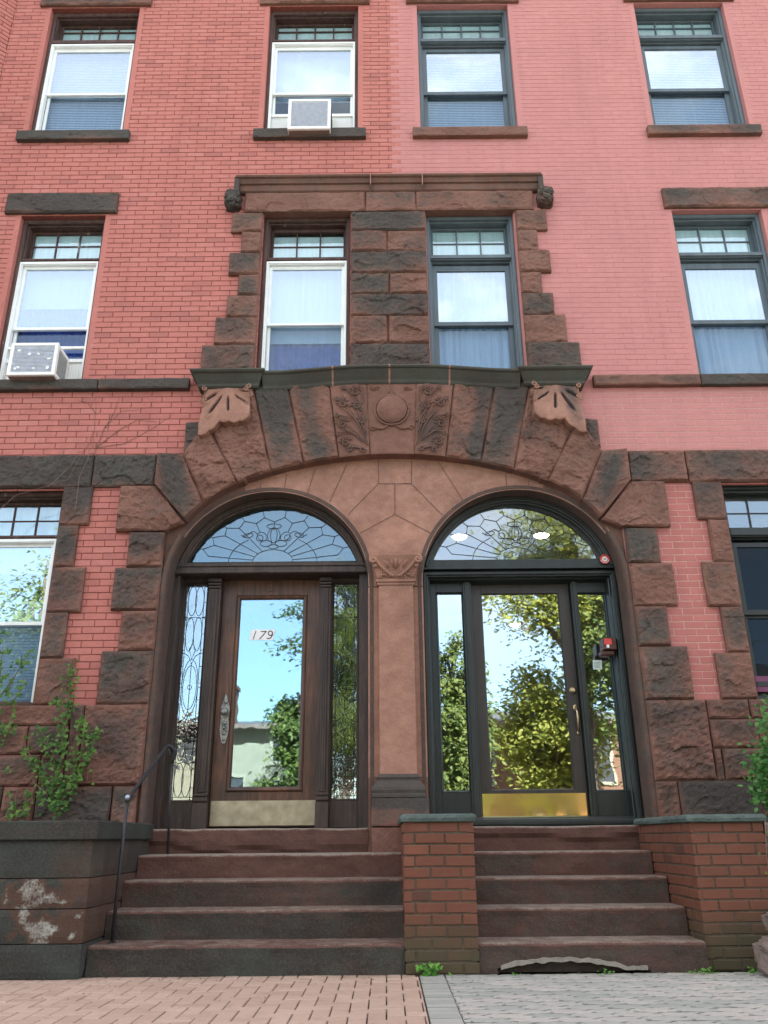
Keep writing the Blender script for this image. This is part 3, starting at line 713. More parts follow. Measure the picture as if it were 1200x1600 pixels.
for sg in (-1,1):
    S=lambda x:sg*x
    def V(b0,b1,t0,t1,so,**kw):
        # listed for the right side, mirrored for the left
        mb=vous(sg*b0,sg*b1,(sg*t0[0],t0[1]),(sg*t1[0],t1[1]),so,**kw)
        return mb
    mb=V(.546,.903,(.662,ZC),(1.10,ZC),.20 if sg<0 else .28,sootfn=(lambda u,v:.28*smooth01(1-abs(u-.55)*2.2)) if sg<0 else (lambda u,v:.5*smooth01((u-.45)*3)))
    mb.build('voussoir','brownstone',PO)
    mb=V(.907,1.235,(1.104,ZC),(1.47,ZC),.5,sootfn=lambda u,v:.34*smooth01(1-abs(u-.45)*1.5)*smooth01(v*3)); mb.build('voussoir','brownstone',PO)
    # big springer block under the bracket: lower part
    mb=V(1.239,1.57,(1.474,ZC),(1.94,4.93),.12 if sg<0 else .26,amp=.075); mb.build('voussoir','brownstone',PO)
    mb=V(1.574,1.90,(1.944,4.93),(2.15,4.56),.15 if sg<0 else .30,amp=.07); mb.build('voussoir','brownstone',PO)
    # corner filler to the upper left step
    mb=MB(); qpatch(mb,(sg*1.95,4.60),(sg*2.15,4.60),(sg*2.15,4.92),(sg*1.90,4.95),d0=.075,d1=.03,amp=.05,soot=.6 if sg<0 else .5); mb.build('voussoir','brownstone',PO)
    # V0 and the stone below
    def fv0(u,v):
        B=[(1.904,zbig(1.904)),(2.07,zbig(2.07)),(2.418,4.235)]
        if u<.4: t=u/.4; xb=B[0][0]+(B[1][0]-B[0][0])*t; zb=zbig(xb)
        else: t=(u-.4)/.6; xb=B[1][0]+(B[2][0]-B[1][0])*t; zb=B[1][1]+(B[2][1]-B[1][1])*t
        xt=2.154+(2.418-2.154)*u; zt=4.56+.025*u
        return (sg*(xb*(1-v)+xt*v),zb*(1-v)+zt*v)
    mb=MB(); patch(mb,fv0,.42,.5,d0=.075,d1=.035,amp=.06,soot=.40,sootfn=lambda u,v:.45*smooth01(1-math.hypot(u-.5,v-.6)*2.2)); mb.build('voussoir','brownstone',PO)
    def fnq(u,v):
        xt=2.078+(2.765-2.078)*u; xb=2.262+(2.765-2.262)*u
        zt=4.228 if xt>2.42 else zbig(2.075)+(4.228-zbig(2.075))*(xt-2.078)/(2.42-2.078)
        zt-=.006
        x=xb+(xt-xb)*v**1.3; return (sg*x,3.735+(zt-3.735)*v)
    mb=MB(); patch(mb,fnq,.6,.45,d0=.05,d1=.04,amp=.05,soot=.15 if sg<0 else .22); mb.build('voussoir','brownstone',PO)
    # fan-shell bracket under the cornice return
    NF=5
    def fnb(u,v):
        xi,xo=1.47,1.985
        t=u*NF; lob=abs(math.sin(PI*(t%1)))
        zbot=5.355-.40-.19*u**1.5-.05*abs(math.sin(PI*1.5*u+.4))-.018*lob
        return (sg*(xi+(xo-xi)*u),zbot+(5.352-zbot)*v)
    GA=(-1.15,-.62,-.08,.42,.98)
    def groove(u,v):
        X,Y=(u-.5)*.95,(.97-v)*1.05; r=math.hypot(X,Y); an=math.atan2(X,Y); g=0
        for a in GA:
            lim=.50+.28*math.cos(a)
            g=max(g,math.exp(-(r*(an-a-.25*a*(r-.4))/.020)**2)*smooth01((r-.26)*9)*smooth01((lim-r)*9))
        return g,r,an
    def shell(u,v):
        g,r,an=groove(u,v); q=1-v
        return .022+.085*smooth01(q*1.05)+.012*math.cos(an*11)*smooth01(r*1.5)-.050*g+.010*math.exp(-((u-.5)/.12)**2)
    def fan(u,v):
        # pinch towards the top so that the ribs fan out
        uu=.5+(u-.5)*(.86+.14*smooth01((1-v)*1.15)); return fnb(uu,v)
    mb=MB(); patch(mb,fan,.52,.55,y=-.085,d0=.012,d1=.012,amp=.006,res=.010,margin=.02,soot=.02 if sg<0 else .25,back=.1,relief=shell,sootfn=lambda u,v:.9*groove(u,v)[0]+(.35*smooth01((u-.55)*4) if sg>0 else 0))
    mb2=MB(); qpatch(mb,(sg*1.47,5.0),(sg*1.99,4.93),(sg*1.99,5.352),(sg*1.47,5.352),y=-.02,d0=.055,d1=.01,amp=.02,soot=.25,back=.05)
    ln=[]
    for k,a in enumerate(GA):
        lim=.50+.28*math.cos(a)+.03; u=.5+lim*math.sin(a*1.1)/.95; v=.97-lim*math.cos(a*1.1)/1.05
        x,z=fan(min(max(u,.04),.96),max(v,.05)); ln.append((spiral(x,z,.026,1.25,PI/2,sg*(1 if k%2 else -1)),.009))
    for (u,v) in ((.06,.86),(.94,.86),(.02,.62),(.98,.62)):
        x,z=fnb(u,v); ln.append((spiral(x,z,.030,1.3,PI/2,sg*(1 if u<.5 else -1)),.009))
    carve_tubes(mb,ln,-.200,.0075,val=.30)
    mb.build('carved_bracket','brownstone_light',PO)
# carved stones beside the key, and the key with its roundel
def carved(sg):
    def fn(u,v):
        xb=.232+(.542-.232)*u; xt=.264+(.656-.264)*u
        return (sg*(xb*(1-v)+xt*v),(zbig(xb))*(1-v)+ZC*v)
    lob=[(.0,.05,.30,.95,.20),(.0,.05,.62,.80,.17),(.0,.05,.85,.55,.14),(.0,.05,.9,.22,.13)]
    mb=MB(); patch(mb,fn,.36,.83,d0=.10,d1=.012,amp=.008,res=.012,margin=.02,soot=.12,relief=leaf_relief(lob,.020),sootfn=lambda u,v:.2*math.sin(v*4+u*2))
    ln=[]
    def P(u,v): return fn(u,v)
    for (u0,v0,u1,v1) in ((.35,.55,.85,.78),(.3,.42,.92,.55),(.25,.28,.92,.30),(.3,.7,.62,.93),(.1,.6,.18,.92),(.1,.35,.16,.62)):
        a=P(u0,v0); b=P(u1,v1); n=9
        dx,dz=b[0]-a[0],b[1]-a[1]; L=math.hypot(dx,dz); nx,nz=-dz/L,dx/L
        pts=[(a[0]+dx*t/n+nx*.02*math.sin(PI*t/n)*sg,a[1]+dz*t/n+nz*.02*math.sin(PI*t/n)*sg) for t in range(3,n+1)]
        ln.append((pts,.007))
        sp=spiral(b[0],b[1],.030,1.2,math.atan2(dz,dx),-sg); ln.append((sp,.0085))
    ln.append((spiral(*P(.22,.06),.032,1.2,0,sg),.010)); ln.append((spiral(*P(.62,.07),.032,1.2,0,-sg),.010))
    for (u0,v0,rr_,tn) in ((.30,.86,.050,1.4),(.70,.70,.046,1.5),(.78,.42,.050,1.5),(.74,.17,.044,1.4),(.30,.66,.040,1.3),(.20,.44,.034,1.2)):
        x0_,z0_=P(u0,v0); sp=spiral(x0_,z0_,rr_,tn,PI*.8 if sg>0 else PI*.2,-sg,26); ln.append((sp,.0095))
        ln.append(([(x0_+(P(.08,.08)[0]-x0_)*t/9*.8-sg*.03*math.sin(PI*t/9),z0_-rr_+(P(.08,.08)[1]-z0_)*t/9*.55) for t in range(10)],.009))
        for q in range(5):
            aq=PI*.2+q*.6; ln.append(([(x0_+(rr_+.004+.010*t)*math.cos(aq),z0_+(rr_+.004+.010*t)*math.sin(aq)) for t in range(4)],.009))
    for v1 in (.2,.35,.5): ln.append(([P(.02+.05*t/8,.04+.02*t) if False else P(.03+.55*t/8*(1.2-v1),.10+v1*t/8*1.5) for t in range(9)],.005))
    carve_tubes(mb,ln,-.135,.008,val=.45); mb.build('carved_stone','brownstone',PO)
carved(-1); carved(1)
mb=vous(-.229,.229,(-.261,ZC),(.261,ZC),.02,d0=.10,d1=.006,amp=.006,res=.015)
cx,cz,rr=.0,5.035,.158
n=40; vs=[(cx,-.178,cz)];fs=[]
for k in range(1,9):
    t=k/8; 
    for i in range(n): a=2*PI*i/n; vs.append((cx+rr*t*math.cos(a),-.128-.05*math.sqrt(max(0,1-t*t*.97)),cz+rr*t*1.02*math.sin(a)))
for i in range(n): fs.append((0,1+i,1+(i+1)%n))
for k in range(7):
    for i in range(n): fs.append((1+k*n+i,1+(k+1)*n+i,1+(k+1)*n+(i+1)%n,1+k*n+(i+1)%n))
mb.add(vs,fs,0,.0,True)
mb.tube([(cx+(rr+.016)*math.cos(2*PI*i/48),-.118,cz+(rr+.018)*math.sin(2*PI*i/48)) for i in range(49)],.011,8,0,.12)
mb.tube([(cx+(rr+.001)*math.cos(2*PI*i/48),-.112,cz+(rr+.002)*math.sin(2*PI*i/48)) for i in range(49)],.006,8,0,.9)
ln=[]
for sg in (-1,1):
    ln.append((spiral(sg*.028,5.235,.026,1.3,PI/2,sg),.009))
    ln.append(([(sg*(.03+.16*t/10),4.865-.035*math.sin(PI*t/10)-.02*t/10) for t in range(11)],.016))
    ln.append((spiral(sg*.20,4.83,.03,1.2,0,sg),.010))
    ln.append(([(sg*(.17+.05*math.sin(t)),5.27+.012*t) for t in range(5)],.007)); ln.append((spiral(sg*.15,5.295,.022,1.1,0,-sg),.006)); ln.append((spiral(sg*.205,5.295,.022,1.1,PI,sg),.006))
ln.append(([(0,5.24+.012*t) for t in range(9)],.007)); ln.append(([(-.045+.01*t,4.868+.006*math.sin(t)) for t in range(10)],.022))
carve_tubes(mb,ln,-.115,.01,val=.12)
mb.build('keystone','brownstone',PO)
# serpentine cornice above the arch
def prof_c(top): 
    y=-.045
    return [(0,.05),(0,y-.19),(-.018,y-.195),(-.03,y-.185),(-.036,y-.165),(-.055,y-.150),(-.095,y-.118),(-.125,y-.09),(-.135,y-.085),(-.150,y-.080),(-.165,y-.065),(-.165,.05)]
def zcor(x):
    t=smooth01((abs(x)-.25)/1.05); return 5.515-.065*t
mb=MB(); path=[(x,zcor(x)) for x in [-1.36+2.72*i/40 for i in range(41)]]
mb.sweep(path,prof_c(0),val=.5)
# sloping weathering on top
mb.add([(p[0],-.20,p[1]+.0) for p in path]+[(p[0],.05,5.56) for p in path],[(i,i+1,i+42,i+41) for i in range(40)],0,.5)
for sg in (-1,1):
    a,b=(-2.09,-1.352) if sg<0 else (1.352,2.09)
    # block returns: straight run with mitred ends
    prof=[(.0,.0),(.195,.0),(.20,-.016),(.185,-.032),(.16,-.04),(.118,-.095),(.09,-.125),(.085,-.150),(.065,-.165),(0,-.165)]
    zt=5.465; y_=-.07
    vs=[];fs=[]
    for (o,dz) in prof:
        e=o; vs+= [(a-e*.62+.10,.05,zt+dz),(a-e*.62+.10,y_-o,zt+dz),(b+e*.62-.10,y_-o,zt+dz),(b+e*.62-.10,.05,zt+dz)]
    k=len(prof)
    for i in range(k-1):
        for j in range(3): fs.append((i*4+j,i*4+j+1,(i+1)*4+j+1,(i+1)*4+j))
    mb.add(vs,fs,0,.5)
    mb.add([vs[4],vs[5],vs[6],vs[7],(a,.05,5.56),(b,.05,5.56)],[(0,1,2,3),(1,2,5,4)],0,.5)
for x in (-.62,.615,-.02):
    z=zcor(x); mb.sweep([(x-.009,z),(x+.009,z)],[(o*1.01+.001,y-.002) for o,y in prof_c(0)],m=1)
mb.build('curved_cornice',['cornice_stone','joint_pink'],PO)
# quoins of the upper bay, centre pier stones, lintel stones, top cornice
ZU=[7.70,7.42,7.127,6.824,6.54,6.251,5.894,5.45]; XU=[1.84,1.712,1.835,1.715,1.825,1.937,2.06]
sUL=[.42,.12,.45,.5,.5,.3,.48]; sUR=[.30,.2,.28,.2,.62,.25,.66]
for sg,sU in ((-1,sUL),(1,sUR)):
    its=[]
    for i in range(7):
        a,b=1.475,XU[i]; a,b=(a,b) if sg>0 else (-b,-a)
        its.append((a,b,ZU[i+1],ZU[i],sU[i]))
    stones(PO,'quoin_stones',its,d0=.04,d1=.03,amp=.045)
its=[]; 
for i in range(7):
    if i%2==0: its.append((-.445,.425,ZU[i+1],ZU[i],.68-.015*i))
    else:
        k=[0,.0,0,.02,0,.0,0][i]-.0
        its.append((-.445,-.03+k,ZU[i+1],ZU[i],.5 if i<5 else .3)); its.append((-.024+k,.425,ZU[i+1],ZU[i],.28 if i!=3 else .38))
stones(PO,'pier_stones',its,d0=.04,d1=.035,amp=.05)
stones(PO,'lintel_stones',[(-1.70,-.28,7.705,7.985,.15),(-.275,.315,7.705,7.985,.38),(.32,1.70,7.705,7.985,.2)],mat='brownstone',d0=.05,d1=.02,amp=.035)
mb=MB(); a=1.80
mb.sweep([(a,8.165),(-a,8.165)],[(0,.05),(0,-.15),(.012,-.155),(.028,-.145),(.035,-.12),(.07,-.105),(.085,-.10),(.09,-.075),(.165,-.068),(.178,-.05),(.178,.05)],val=.38)
for x in (-.3,.31): mb.box(x+.08,x+.09,-.157,-.05,8.0,8.155,1)
mb.build('top_cornice',['brownstone','joint_pink'],PO)
for sg in (-1,1):
    mb=MB(); cx=sg*1.835; cz=7.86; n=28
    vs=[];fs=[];va=[]
    for j in range(n+1):
        th=PI*j/n
        for i in range(n):
            ph=2*PI*i/n; dx,dy,dz=math.sin(th)*math.cos(ph),math.sin(th)*math.sin(ph),math.cos(th)
            sx=lambda q:math.copysign(abs(q)**.6,q)
            k=1+.20*noise.fractal(Vector((dx*2.6+sg*5,dy*2.6,dz*2.6)),.8,2.2,4)
            vs.append((cx+.092*sx(dx)*k,-.05+.11*sx(dy)*k,cz+.115*sx(dz)*k)); va.append(.9 if sg<0 else .55)
    for j in range(n):
        for i in range(n): fs.append((j*n+i,j*n+(i+1)%n,(j+1)*n+(i+1)%n,(j+1)*n+i))
    mb.add(vs,fs,0,va)
    for k in range(5): mb.tube([(x,-.155,z) for x,z in spiral(cx+sg*.03*(k-2),cz+.05*math.sin(k*2.3),.03,1.2,k,1)],.010,6,0,.8)
    x0,x1=sorted((sg*1.76,sg*1.82)); mb.box(x0,x1,-.13,.03,7.95,8.16,val=.8)
    mb.build('carved_boss','brownstone',PO)
# pilaster between the doors
mb=MB()
mb.box(-.252,.286,.03,.40,1.372,3.155,val=.1)                 # backing strip
mb.box(-.252,.286,.032,.40,3.16,3.44,val=.1)
mb.box(-.150,.187,-.055,.03,1.372,3.15,val=.05)
mb.build('pilaster_shaft','brownstone_light',PO,bevel=.008)
mb=MB(); z0=3.155
mb.box(-.165,.202,-.065,.05,3.15,3.175,val=.1); mb.box(-.172,.209,-.078,.05,3.178,3.205,val=.1)
# bell: flares up
prof=[(.0,3.205),(.012,3.25),(.03,3.30),(.055,3.36),(.075,3.40),(.085,3.425)]
vs=[];fs=[]
for o,z in prof: vs+= [(-.165-o*.6,.04,z),(-.165-o*.6,-.068-o,z),(.202+o*.6,-.068-o,z),(.202+o*.6,.04,z)]
for i in range(len(prof)-1):
    for j in range(3): fs.append((i*4+j,i*4+j+1,i*4+j+5,i*4+j+4))
mb.add(vs,fs,0,.15)
mb.box(-.222,.259,-.15,.04,3.425,3.435,val=.1)
xc=.0185; ln=[]
for sg in (-1,1):
    n=14; pts=[(xc+sg*(.02+.19*(t/n)**1.1),3.235+.165*(t/n)**1.6) for t in range(n+1)]
    mb.tube([(x,-.085-.055*(z-3.235)/.165,z) for x,z in pts],[.013+.006*i/n for i in range(n+1)],7,0,.1)
    mb.tube([(x,-.145,z) for x,z in spiral(xc+sg*.215,3.385,.038,1.4,PI/2,-sg)],.014,8,0,.1)
    mb.tube([(xc+sg*.22,-.10,3.33),(xc+sg*.2,-.12,3.325),(xc+sg*.17,-.10,3.34)],[.012,.024,.012],8,0,.1)
    mb.tube([(x,-.088,z) for x,z in spiral(xc+sg*.12,3.265,.030,1.3,0,sg)],.009,7,0,.1)
    mb.tube([(x,-.088,z) for x,z in spiral(xc+sg*.155,3.235,.022,1.1,PI,-sg)],.008,7,0,.1)
    mb.tube([(xc+sg*.07,-.10,3.31),(xc+sg*.09,-.12,3.35),(xc+sg*.13,-.13,3.40)],[.006,.014,.006],7,0,.1)
    mb.tube([(xc+sg*.02,-.09,3.30),(xc+sg*.035,-.12,3.35),(xc+sg*.05,-.135,3.41)],[.005,.012,.006],7,0,.1)
mb.tube([(xc,-.10,3.30),(xc,-.13,3.36),(xc,-.14,3.415)],[.012,.016,.004],7,0,.1)
mb.tube([(xc-.05+.01*t,-.09-.004*math.sin(t*.6),3.298) for t in range(11)],.009,7,0,.1)
for k in range(-3,4): mb.tube([(xc+k*.028,-.088,3.22),(xc+k*.03,-.095,3.245)],[.009,.005],6,0,.2)
mb.build('capital','brownstone_light',PO)
mb=MB()   # rounded underside of the panel above the capital
mb.tube([(-.245,.018,3.452),(.28,.018,3.452)],.018,10,0,.12); mb.box(-.252,.286,.031,.4,3.44,3.50,val=.1); mb.build('necking','brownstone_light',PO)
mb=MB()
def plinth(x0,x1,rows_,val):
    vs=[];fs=[]
    for o,z in rows_: vs+= [(x0-o,.10,z),(x0-o,-.055-o,z),(x1+o,-.055-o,z),(x1+o,.10,z)]
    for i in range(len(rows_)-1):
        for j in range(3): fs.append((i*4+j,i*4+j+1,i*4+j+5,i*4+j+4))
    fs.append((0,1,2,3)); k=len(vs); fs.append((k-4,k-3,k-2,k-1)); mb.add(vs,fs,0,val)
plinth(-.155,.19,[(.0,1.40),(.012,1.385),(.02,1.37),(.012,1.352),(.015,1.34),(.04,1.315),(.062,1.285),(.068,1.262),(.06,1.235),(.065,1.22),(.065,1.20)],.75)
mb.build('pilaster_base','brownstone',PO)
mb=MB(); rblock(mb,-.225,.285,.96,1.198,y=.03,d0=.145,d1=.0,amp=.01,soot=.35,sootfn=lambda u,v:.6*smooth01((v-.5)*3)+.3*smooth01((u-.6)*4)); rblock(mb,-.225,.285,.70,.955,y=.03,d0=.14,d1=.0,amp=.01,soot=.15)
mb.box(-.252,.286,.028,.4,.7,1.37,val=.2)
mb.build('pedestal','brownstone',PO)

# ================================================================== doorways
def fan_lead(mb,cx,z0,a,b,y,r=.0035):
    P=lambda rho,ph:(cx+a*rho*math.cos(ph),y,z0+b*rho*math.sin(ph))
    T=lambda pts,rr=r: mb.tube(pts,rr,5)
    nr=11; ang=[R(9+162*i/(nr-1)) for i in range(nr)]
    dl=R(162/(nr-1))
    for i,ph in enumerate(ang):
        T([P(.245 if not 3<i<7 else .62,ph),P(.79,ph)])
        for s_ in(-1,1):
            q=ph+s_*dl/2
            if R(1)<q<R(179): T([P(.79,ph),P(.885,q)]); 
    for i in range(nr-1):
        q=ang[i]+dl/2; T([P(.885,q),P(.99,q)]); 
    T([P(.24,PI*i/20) for i in range(21)]); T([P(.53,R(t)) for t in range(0,56,5)]); T([P(.53,R(t)) for t in range(125,181,5)])
    # flower
    def E(x,z,rx,rz,rot=0,n=20):
        return [(cx+a*(x+rx*math.cos(t)*math.cos(rot)-rz*math.sin(t)*math.sin(rot)),y,z0+b*(z+rx*math.cos(t)*math.sin(rot)+rz*math.sin(t)*math.cos(rot))) for t in [2*PI*i/n for i in range(n+1)]]
    T(E(0,.52,.075,.15)); T(E(0,.52,.04,.15)); T(E(-.14,.5,.055,.09,.3)); T(E(.14,.5,.055,.09,-.3)); T(E(-.17,.47,.04,.06)); T(E(.17,.47,.04,.06)); T(E(-.09,.36,.07,.06)); T(E(.09,.36,.07,.06)); T(E(0,.3,.06,.04)); T(E(0,.70,.09,.05)); T(E(-.31,.52,.06,.04,.4)); T(E(.31,.52,.06,.04,-.4))
    for s_ in (-1,1): T([(cx+a*s_*(.2+.02*t),y,z0+b*(.55+.05*math.sin(t*.6))) for t in range(11)])
    for k in range(10): x=cx+a*(-.9+1.8*k/9); T([(x,y,z0-.03),(x,y,z0)])
    T([(cx-a,y,z0),(cx+a,y,z0)])
def side_lead(mb,x0,x1,z0,z1,y,r=.003):
    w=x1-x0; h=z1-z0; b=.025
    X=lambda u:x0+b+(w-2*b)*u; Z=lambda v:z1-b*1.0-(h-2*b)*v
    T=lambda pts: mb.tube(pts,r,5)
    T([(X(0),y,z0),(X(0),y,z1)]); T([(X(1),y,z0),(X(1),y,z1)]); T([(x0,y,Z(0)),(x1,y,Z(0))]); T([(x0,y,Z(1)),(x1,y,Z(1))])
    def E(u,v,ru,rv,n=28,t0=0,t1=2*PI): return [(X(u+ru*math.cos(t0+(t1-t0)*i/n)),y,Z(v+rv*math.sin(t0+(t1-t0)*i/n))) for i in range(n+1)]
    for v,rv in ((.073,.075),(.925,.075)): T(E(.27,v,.27,rv)); T(E(.73,v,.27,rv))
    for v in (.24,.755): T(E(.25,v,.25,.085)); T(E(.75,v,.25,.085))
    T(E(.5,.50,.5,.135)); T(E(.5,.50,.42,.105)); T([(X(.5),y,Z(.38)),(X(.5),y,Z(.62))]); T(E(.5,.5,.12,.012,8))
    for v in (.155,.335,.5,.665,.845): T([(x0,y,Z(v)),(X(.2),y,Z(v+.006)),(X(.5),y,Z(v)),(X(.8),y,Z(v+.006)),(x1,y,Z(v))] if v in(.155,.845) else [(x0,y,Z(v)),(X(.0),y,Z(v))]); T([(X(1),y,Z(v)),(x1,y,Z(v))])
    for sgn in (1,-1):
        c=.5-sgn*.185
        T([(X(0),y,Z(c+sgn*.02)),(X(.3),y,Z(c+sgn*.035)),(X(.5),y,Z(c+sgn*.075)),(X(.7),y,Z(c+sgn*.035)),(X(1),y,Z(c+sgn*.02))])
        T([(X(.3),y,Z(c+sgn*.0)),(X(.5),y,Z(c+sgn*.05)),(X(.7),y,Z(c+sgn*.0)),(X(.5),y,Z(c-sgn*.025)),(X(.3),y,Z(c))])
    for v in [.08*i for i in range(1,13)]: T([(x0,y,Z(v)),(X(0),y,Z(v))]); T([(X(1),y,Z(v)),(x1,y,Z(v))])
def arch_frame(mb,c,wood_m=0,inner=.905):
    pts=[(c+RA*math.cos(R(t)),SZ+RA*math.sin(R(t))) for t in range(14,167,4)]
    prof=[(.0,.42),(.0,.335),(.018,.322),(.03,.33),(.034,.345),(.052,.35),(.058,.37),(.075,.375),(.083,.40),(.083,.46),(0,.46)]
    prof=[(o*.85,y-.13) for o,y in prof]
    mb.sweep(pts,prof,False,wood_m)
# ---- left doorway (oak)
zg0=3.488; gr=.925
def seg_pts(c,r,zb,n=36):
    a0=math.degrees(math.asin((zb-SZ)/r)); return arc(c,SZ,r,a0,180-a0,n)
def doorway(root,c,side):
    Lw='dark_oak' if side<0 else 'green_black_paint'
    mb=MB()
    arch_frame(mb,c)
    # jamb posts
    ox0,ox1=c-RA,c+RA
    if side<0:
        ix0,ix1=W(291,913,.42)[0],W(559,913,.42)[0]
        mb.box(ox0+.0,-2.155,.25,.46,.955,3.40); mb.box(-.345,ox1,.25,.46,.955,3.40)
        mb.box(ox0+.002,ox1-.002,.205,.47,3.36,3.462); mb.box(ox0+.002,ox1-.002,.235,.47,3.462,3.49)                                # transom bar
        mb.box(ox0+.03,ox1-.03,.188,.205,3.365,3.385); mb.box(ox0+.03,ox1-.03,.190,.205,3.435,3.455)
    else:
        mb.rect(ox0+.0,ox1-.0,.955,3.385,[(.0,.46),(.0,.245),(.02,.235),(.045,.235),(.052,.25),(.064,.252),(.07,.30),(.08,.305),(.09,.372),(.095,.46)])
        mb.box(ox0+.002,ox1-.002,.215,.47,3.388,3.49); mb.box(ox0+.01,ox1-.01,.195,.215,3.385,3.402)
    f=mb.build('doorway_frame',Lw,root,bevel=.003)
    # fanlight
    pts=seg_pts(c,gr,zg0)
    mb=MB(); mb.poly(pts,.295,.301); fl=mb.build('fanlight','glass_fan' if side>0 else 'glass_fan_old',root)
    mb=MB(); fan_lead(mb,c,zg0+.022,.855,.555,.292); mb.build('lead_came','lead',fl)
    mb=MB(); mb.poly(seg_pts(c,RA-.01,3.50,30)[:],.433,.45) if False else None
    return f
fL=doorway(HL,cL,-1); fR=doorway(HR,cR,1)
# left: sidelights, pilasters, door
def sidelight(root,x0,x1,z0,z1,wood,glass,lead,outer,zb=.96,zt=3.40):
    a,b=outer
    mb=MB(); mb.rect(x0,x1,z0,z1,[(0,.455),(0,.428),(-.012,.41),(-.016,.395),(-.02,.40)] )
    mb.box(a,x0-.018,.40,.46,zb,zt); mb.box(x1+.018,b,.40,.46,zb,zt); mb.box(x0-.018,x1+.018,.40,.46,z1+.018,zt); mb.box(x0-.018,x1+.018,.40,.46,zb,z0-.018)
    s_=mb.build('sidelight',wood,root,bevel=.003)
    mb=MB(); mb.box(x0-.002,x1+.002,.43,.435,z0-.002,z1+.002); mb.build('sidelight_glass',glass,s_)
    if lead: mb=MB(); side_lead(mb,x0,x1,z0,z1,.427); mb.build('lead_came','lead',s_)
    return s_
sidelight(HL,-2.125,-1.915,1.215,3.315,'dark_oak','glass_leaded',True,(-2.16,-1.88))
sidelight(HL,-.605,-.375,1.215,3.305,'dark_oak','glass_leaded',True,(-.64,-.34))
for x0,x1 in ((-1.88,-1.755),(-.745,-.635)):
    mb=MB(); mb.box(x0,x1,.35,.46,.957,3.401)
    mb.box(x0+.025,x1-.025,.335,.352,1.28,3.24); 
    for k in range(3): xx=x0+.035+(x1-x0-.07)*k/2; mb.box(xx-.006,xx+.006,.328,.336,1.30,3.22)
    for z,h,o in ((3.25,.02,.012),(3.28,.02,.02),(3.31,.03,.03),(1.20,.03,.02),(1.245,.02,.012)): mb.box(x0+.002-o*.3,x1-.002+o*.3,.338-o,.36,z,z+h)
    mb.box(x0-.006,x1+.006,.318,.35,.958,1.18)
    mb.build('door_pilaster','dark_oak',HL,bevel=.003)
mb=MB(); dx0,dx1,dz0,dz1=-1.752,-.748,.975,3.37; gx0,gx1,gz0,gz1=-1.562,-.928,1.33,3.155
mb.rect(gx0,gx1,gz0,gz1,[(0,.50),(0,.462),(-.006,.45),(-.012,.44),(-.03,.432),(-.042,.44),(-.05,.455)])
mb.box(dx0,gx0-.045,.45,.50,dz0,dz1); mb.box(gx1+.045,dx1,.45,.50,dz0,dz1); mb.box(gx0-.045,gx1+.045,.4515,.50,gz1+.045,dz1); mb.box(gx0-.045,gx1+.045,.4515,.50,dz0,gz0-.045)
mb.box(gx0+.26,gx0+.34,.441,.452,3.235,3.25)
door=mb.build('door','oak',HL,bevel=.003)
mb=MB(); mb.box(gx0-.003,gx1+.003,.465,.47,gz0-.003,gz1+.003); mb.build('door_glass','glass_door_old',door)
mb=MB(); mb.box(dx0+.012,dx1-.008,.444,.451,.985,1.205)
for k in range(9):
    for z in (.995,1.195): x=dx0+.03+(dx1-dx0-.06)*k/8; mb.tube([(x,.4445,z),(x,.442,z)],.004,8)
mb.build('kick_plate','plate_dull',door,bevel=.001)
# ornate escutcheon with knob
mb=MB(); hx,hz=-1.655,2.02
def lathe_xz(mb,cx,cz,prof,n=20,m=0,sx=1,sz=1):
    vs=[];fs=[]
    for r_,y in prof:
        for i in range(n): a=2*PI*i/n; vs.append((cx+r_*sx*math.cos(a),y,cz+r_*sz*math.sin(a)))
    for j in range(len(prof)-1):
        for i in range(n): fs.append((j*n+i,j*n+(i+1)%n,(j+1)*n+(i+1)%n,(j+1)*n+i))
    fs.append(tuple((len(prof)-1)*n+i for i in range(n))); mb.add(vs,fs,m,0.0,True)
pts=[]
for i in range(40):
    t=2*PI*i/40; rr_=1+.13*math.cos(6*t); pts.append((hx+.035*math.sin(t)*rr_*(1.0+.25*abs(math.sin(t))),hz-.07+.235*math.cos(t)*(1+.05*math.cos(5*t))))
mb.poly(pts,.438,.452)
for z,r_ in ((.10,.02),(-.10,.022),(-.2,.018),(-.26,.014)): lathe_xz(mb,hx,hz+z,[(r_,.438),(r_*.8,.43),(r_*.2,.426)],12)
for k in (-1,1):
    for z in (.08,-.12,-.18): mb.tube([(x,.436,zv) for x,zv in spiral(hx+k*.018,hz+z,.016,1.2,0,k)],.004,5)
lathe_xz(mb,hx,hz,[(.016,.44),(.013,.41),(.014,.40),(.034,.392),(.038,.378),(.032,.362),(.012,.355)],24)
mb.tube([(hx,.42,hz-.12),(hx,.405,hz-.15),(hx,.41,hz-.17)],[.010,.013,.006],8)
mb.build('door_handle','pewter',door)
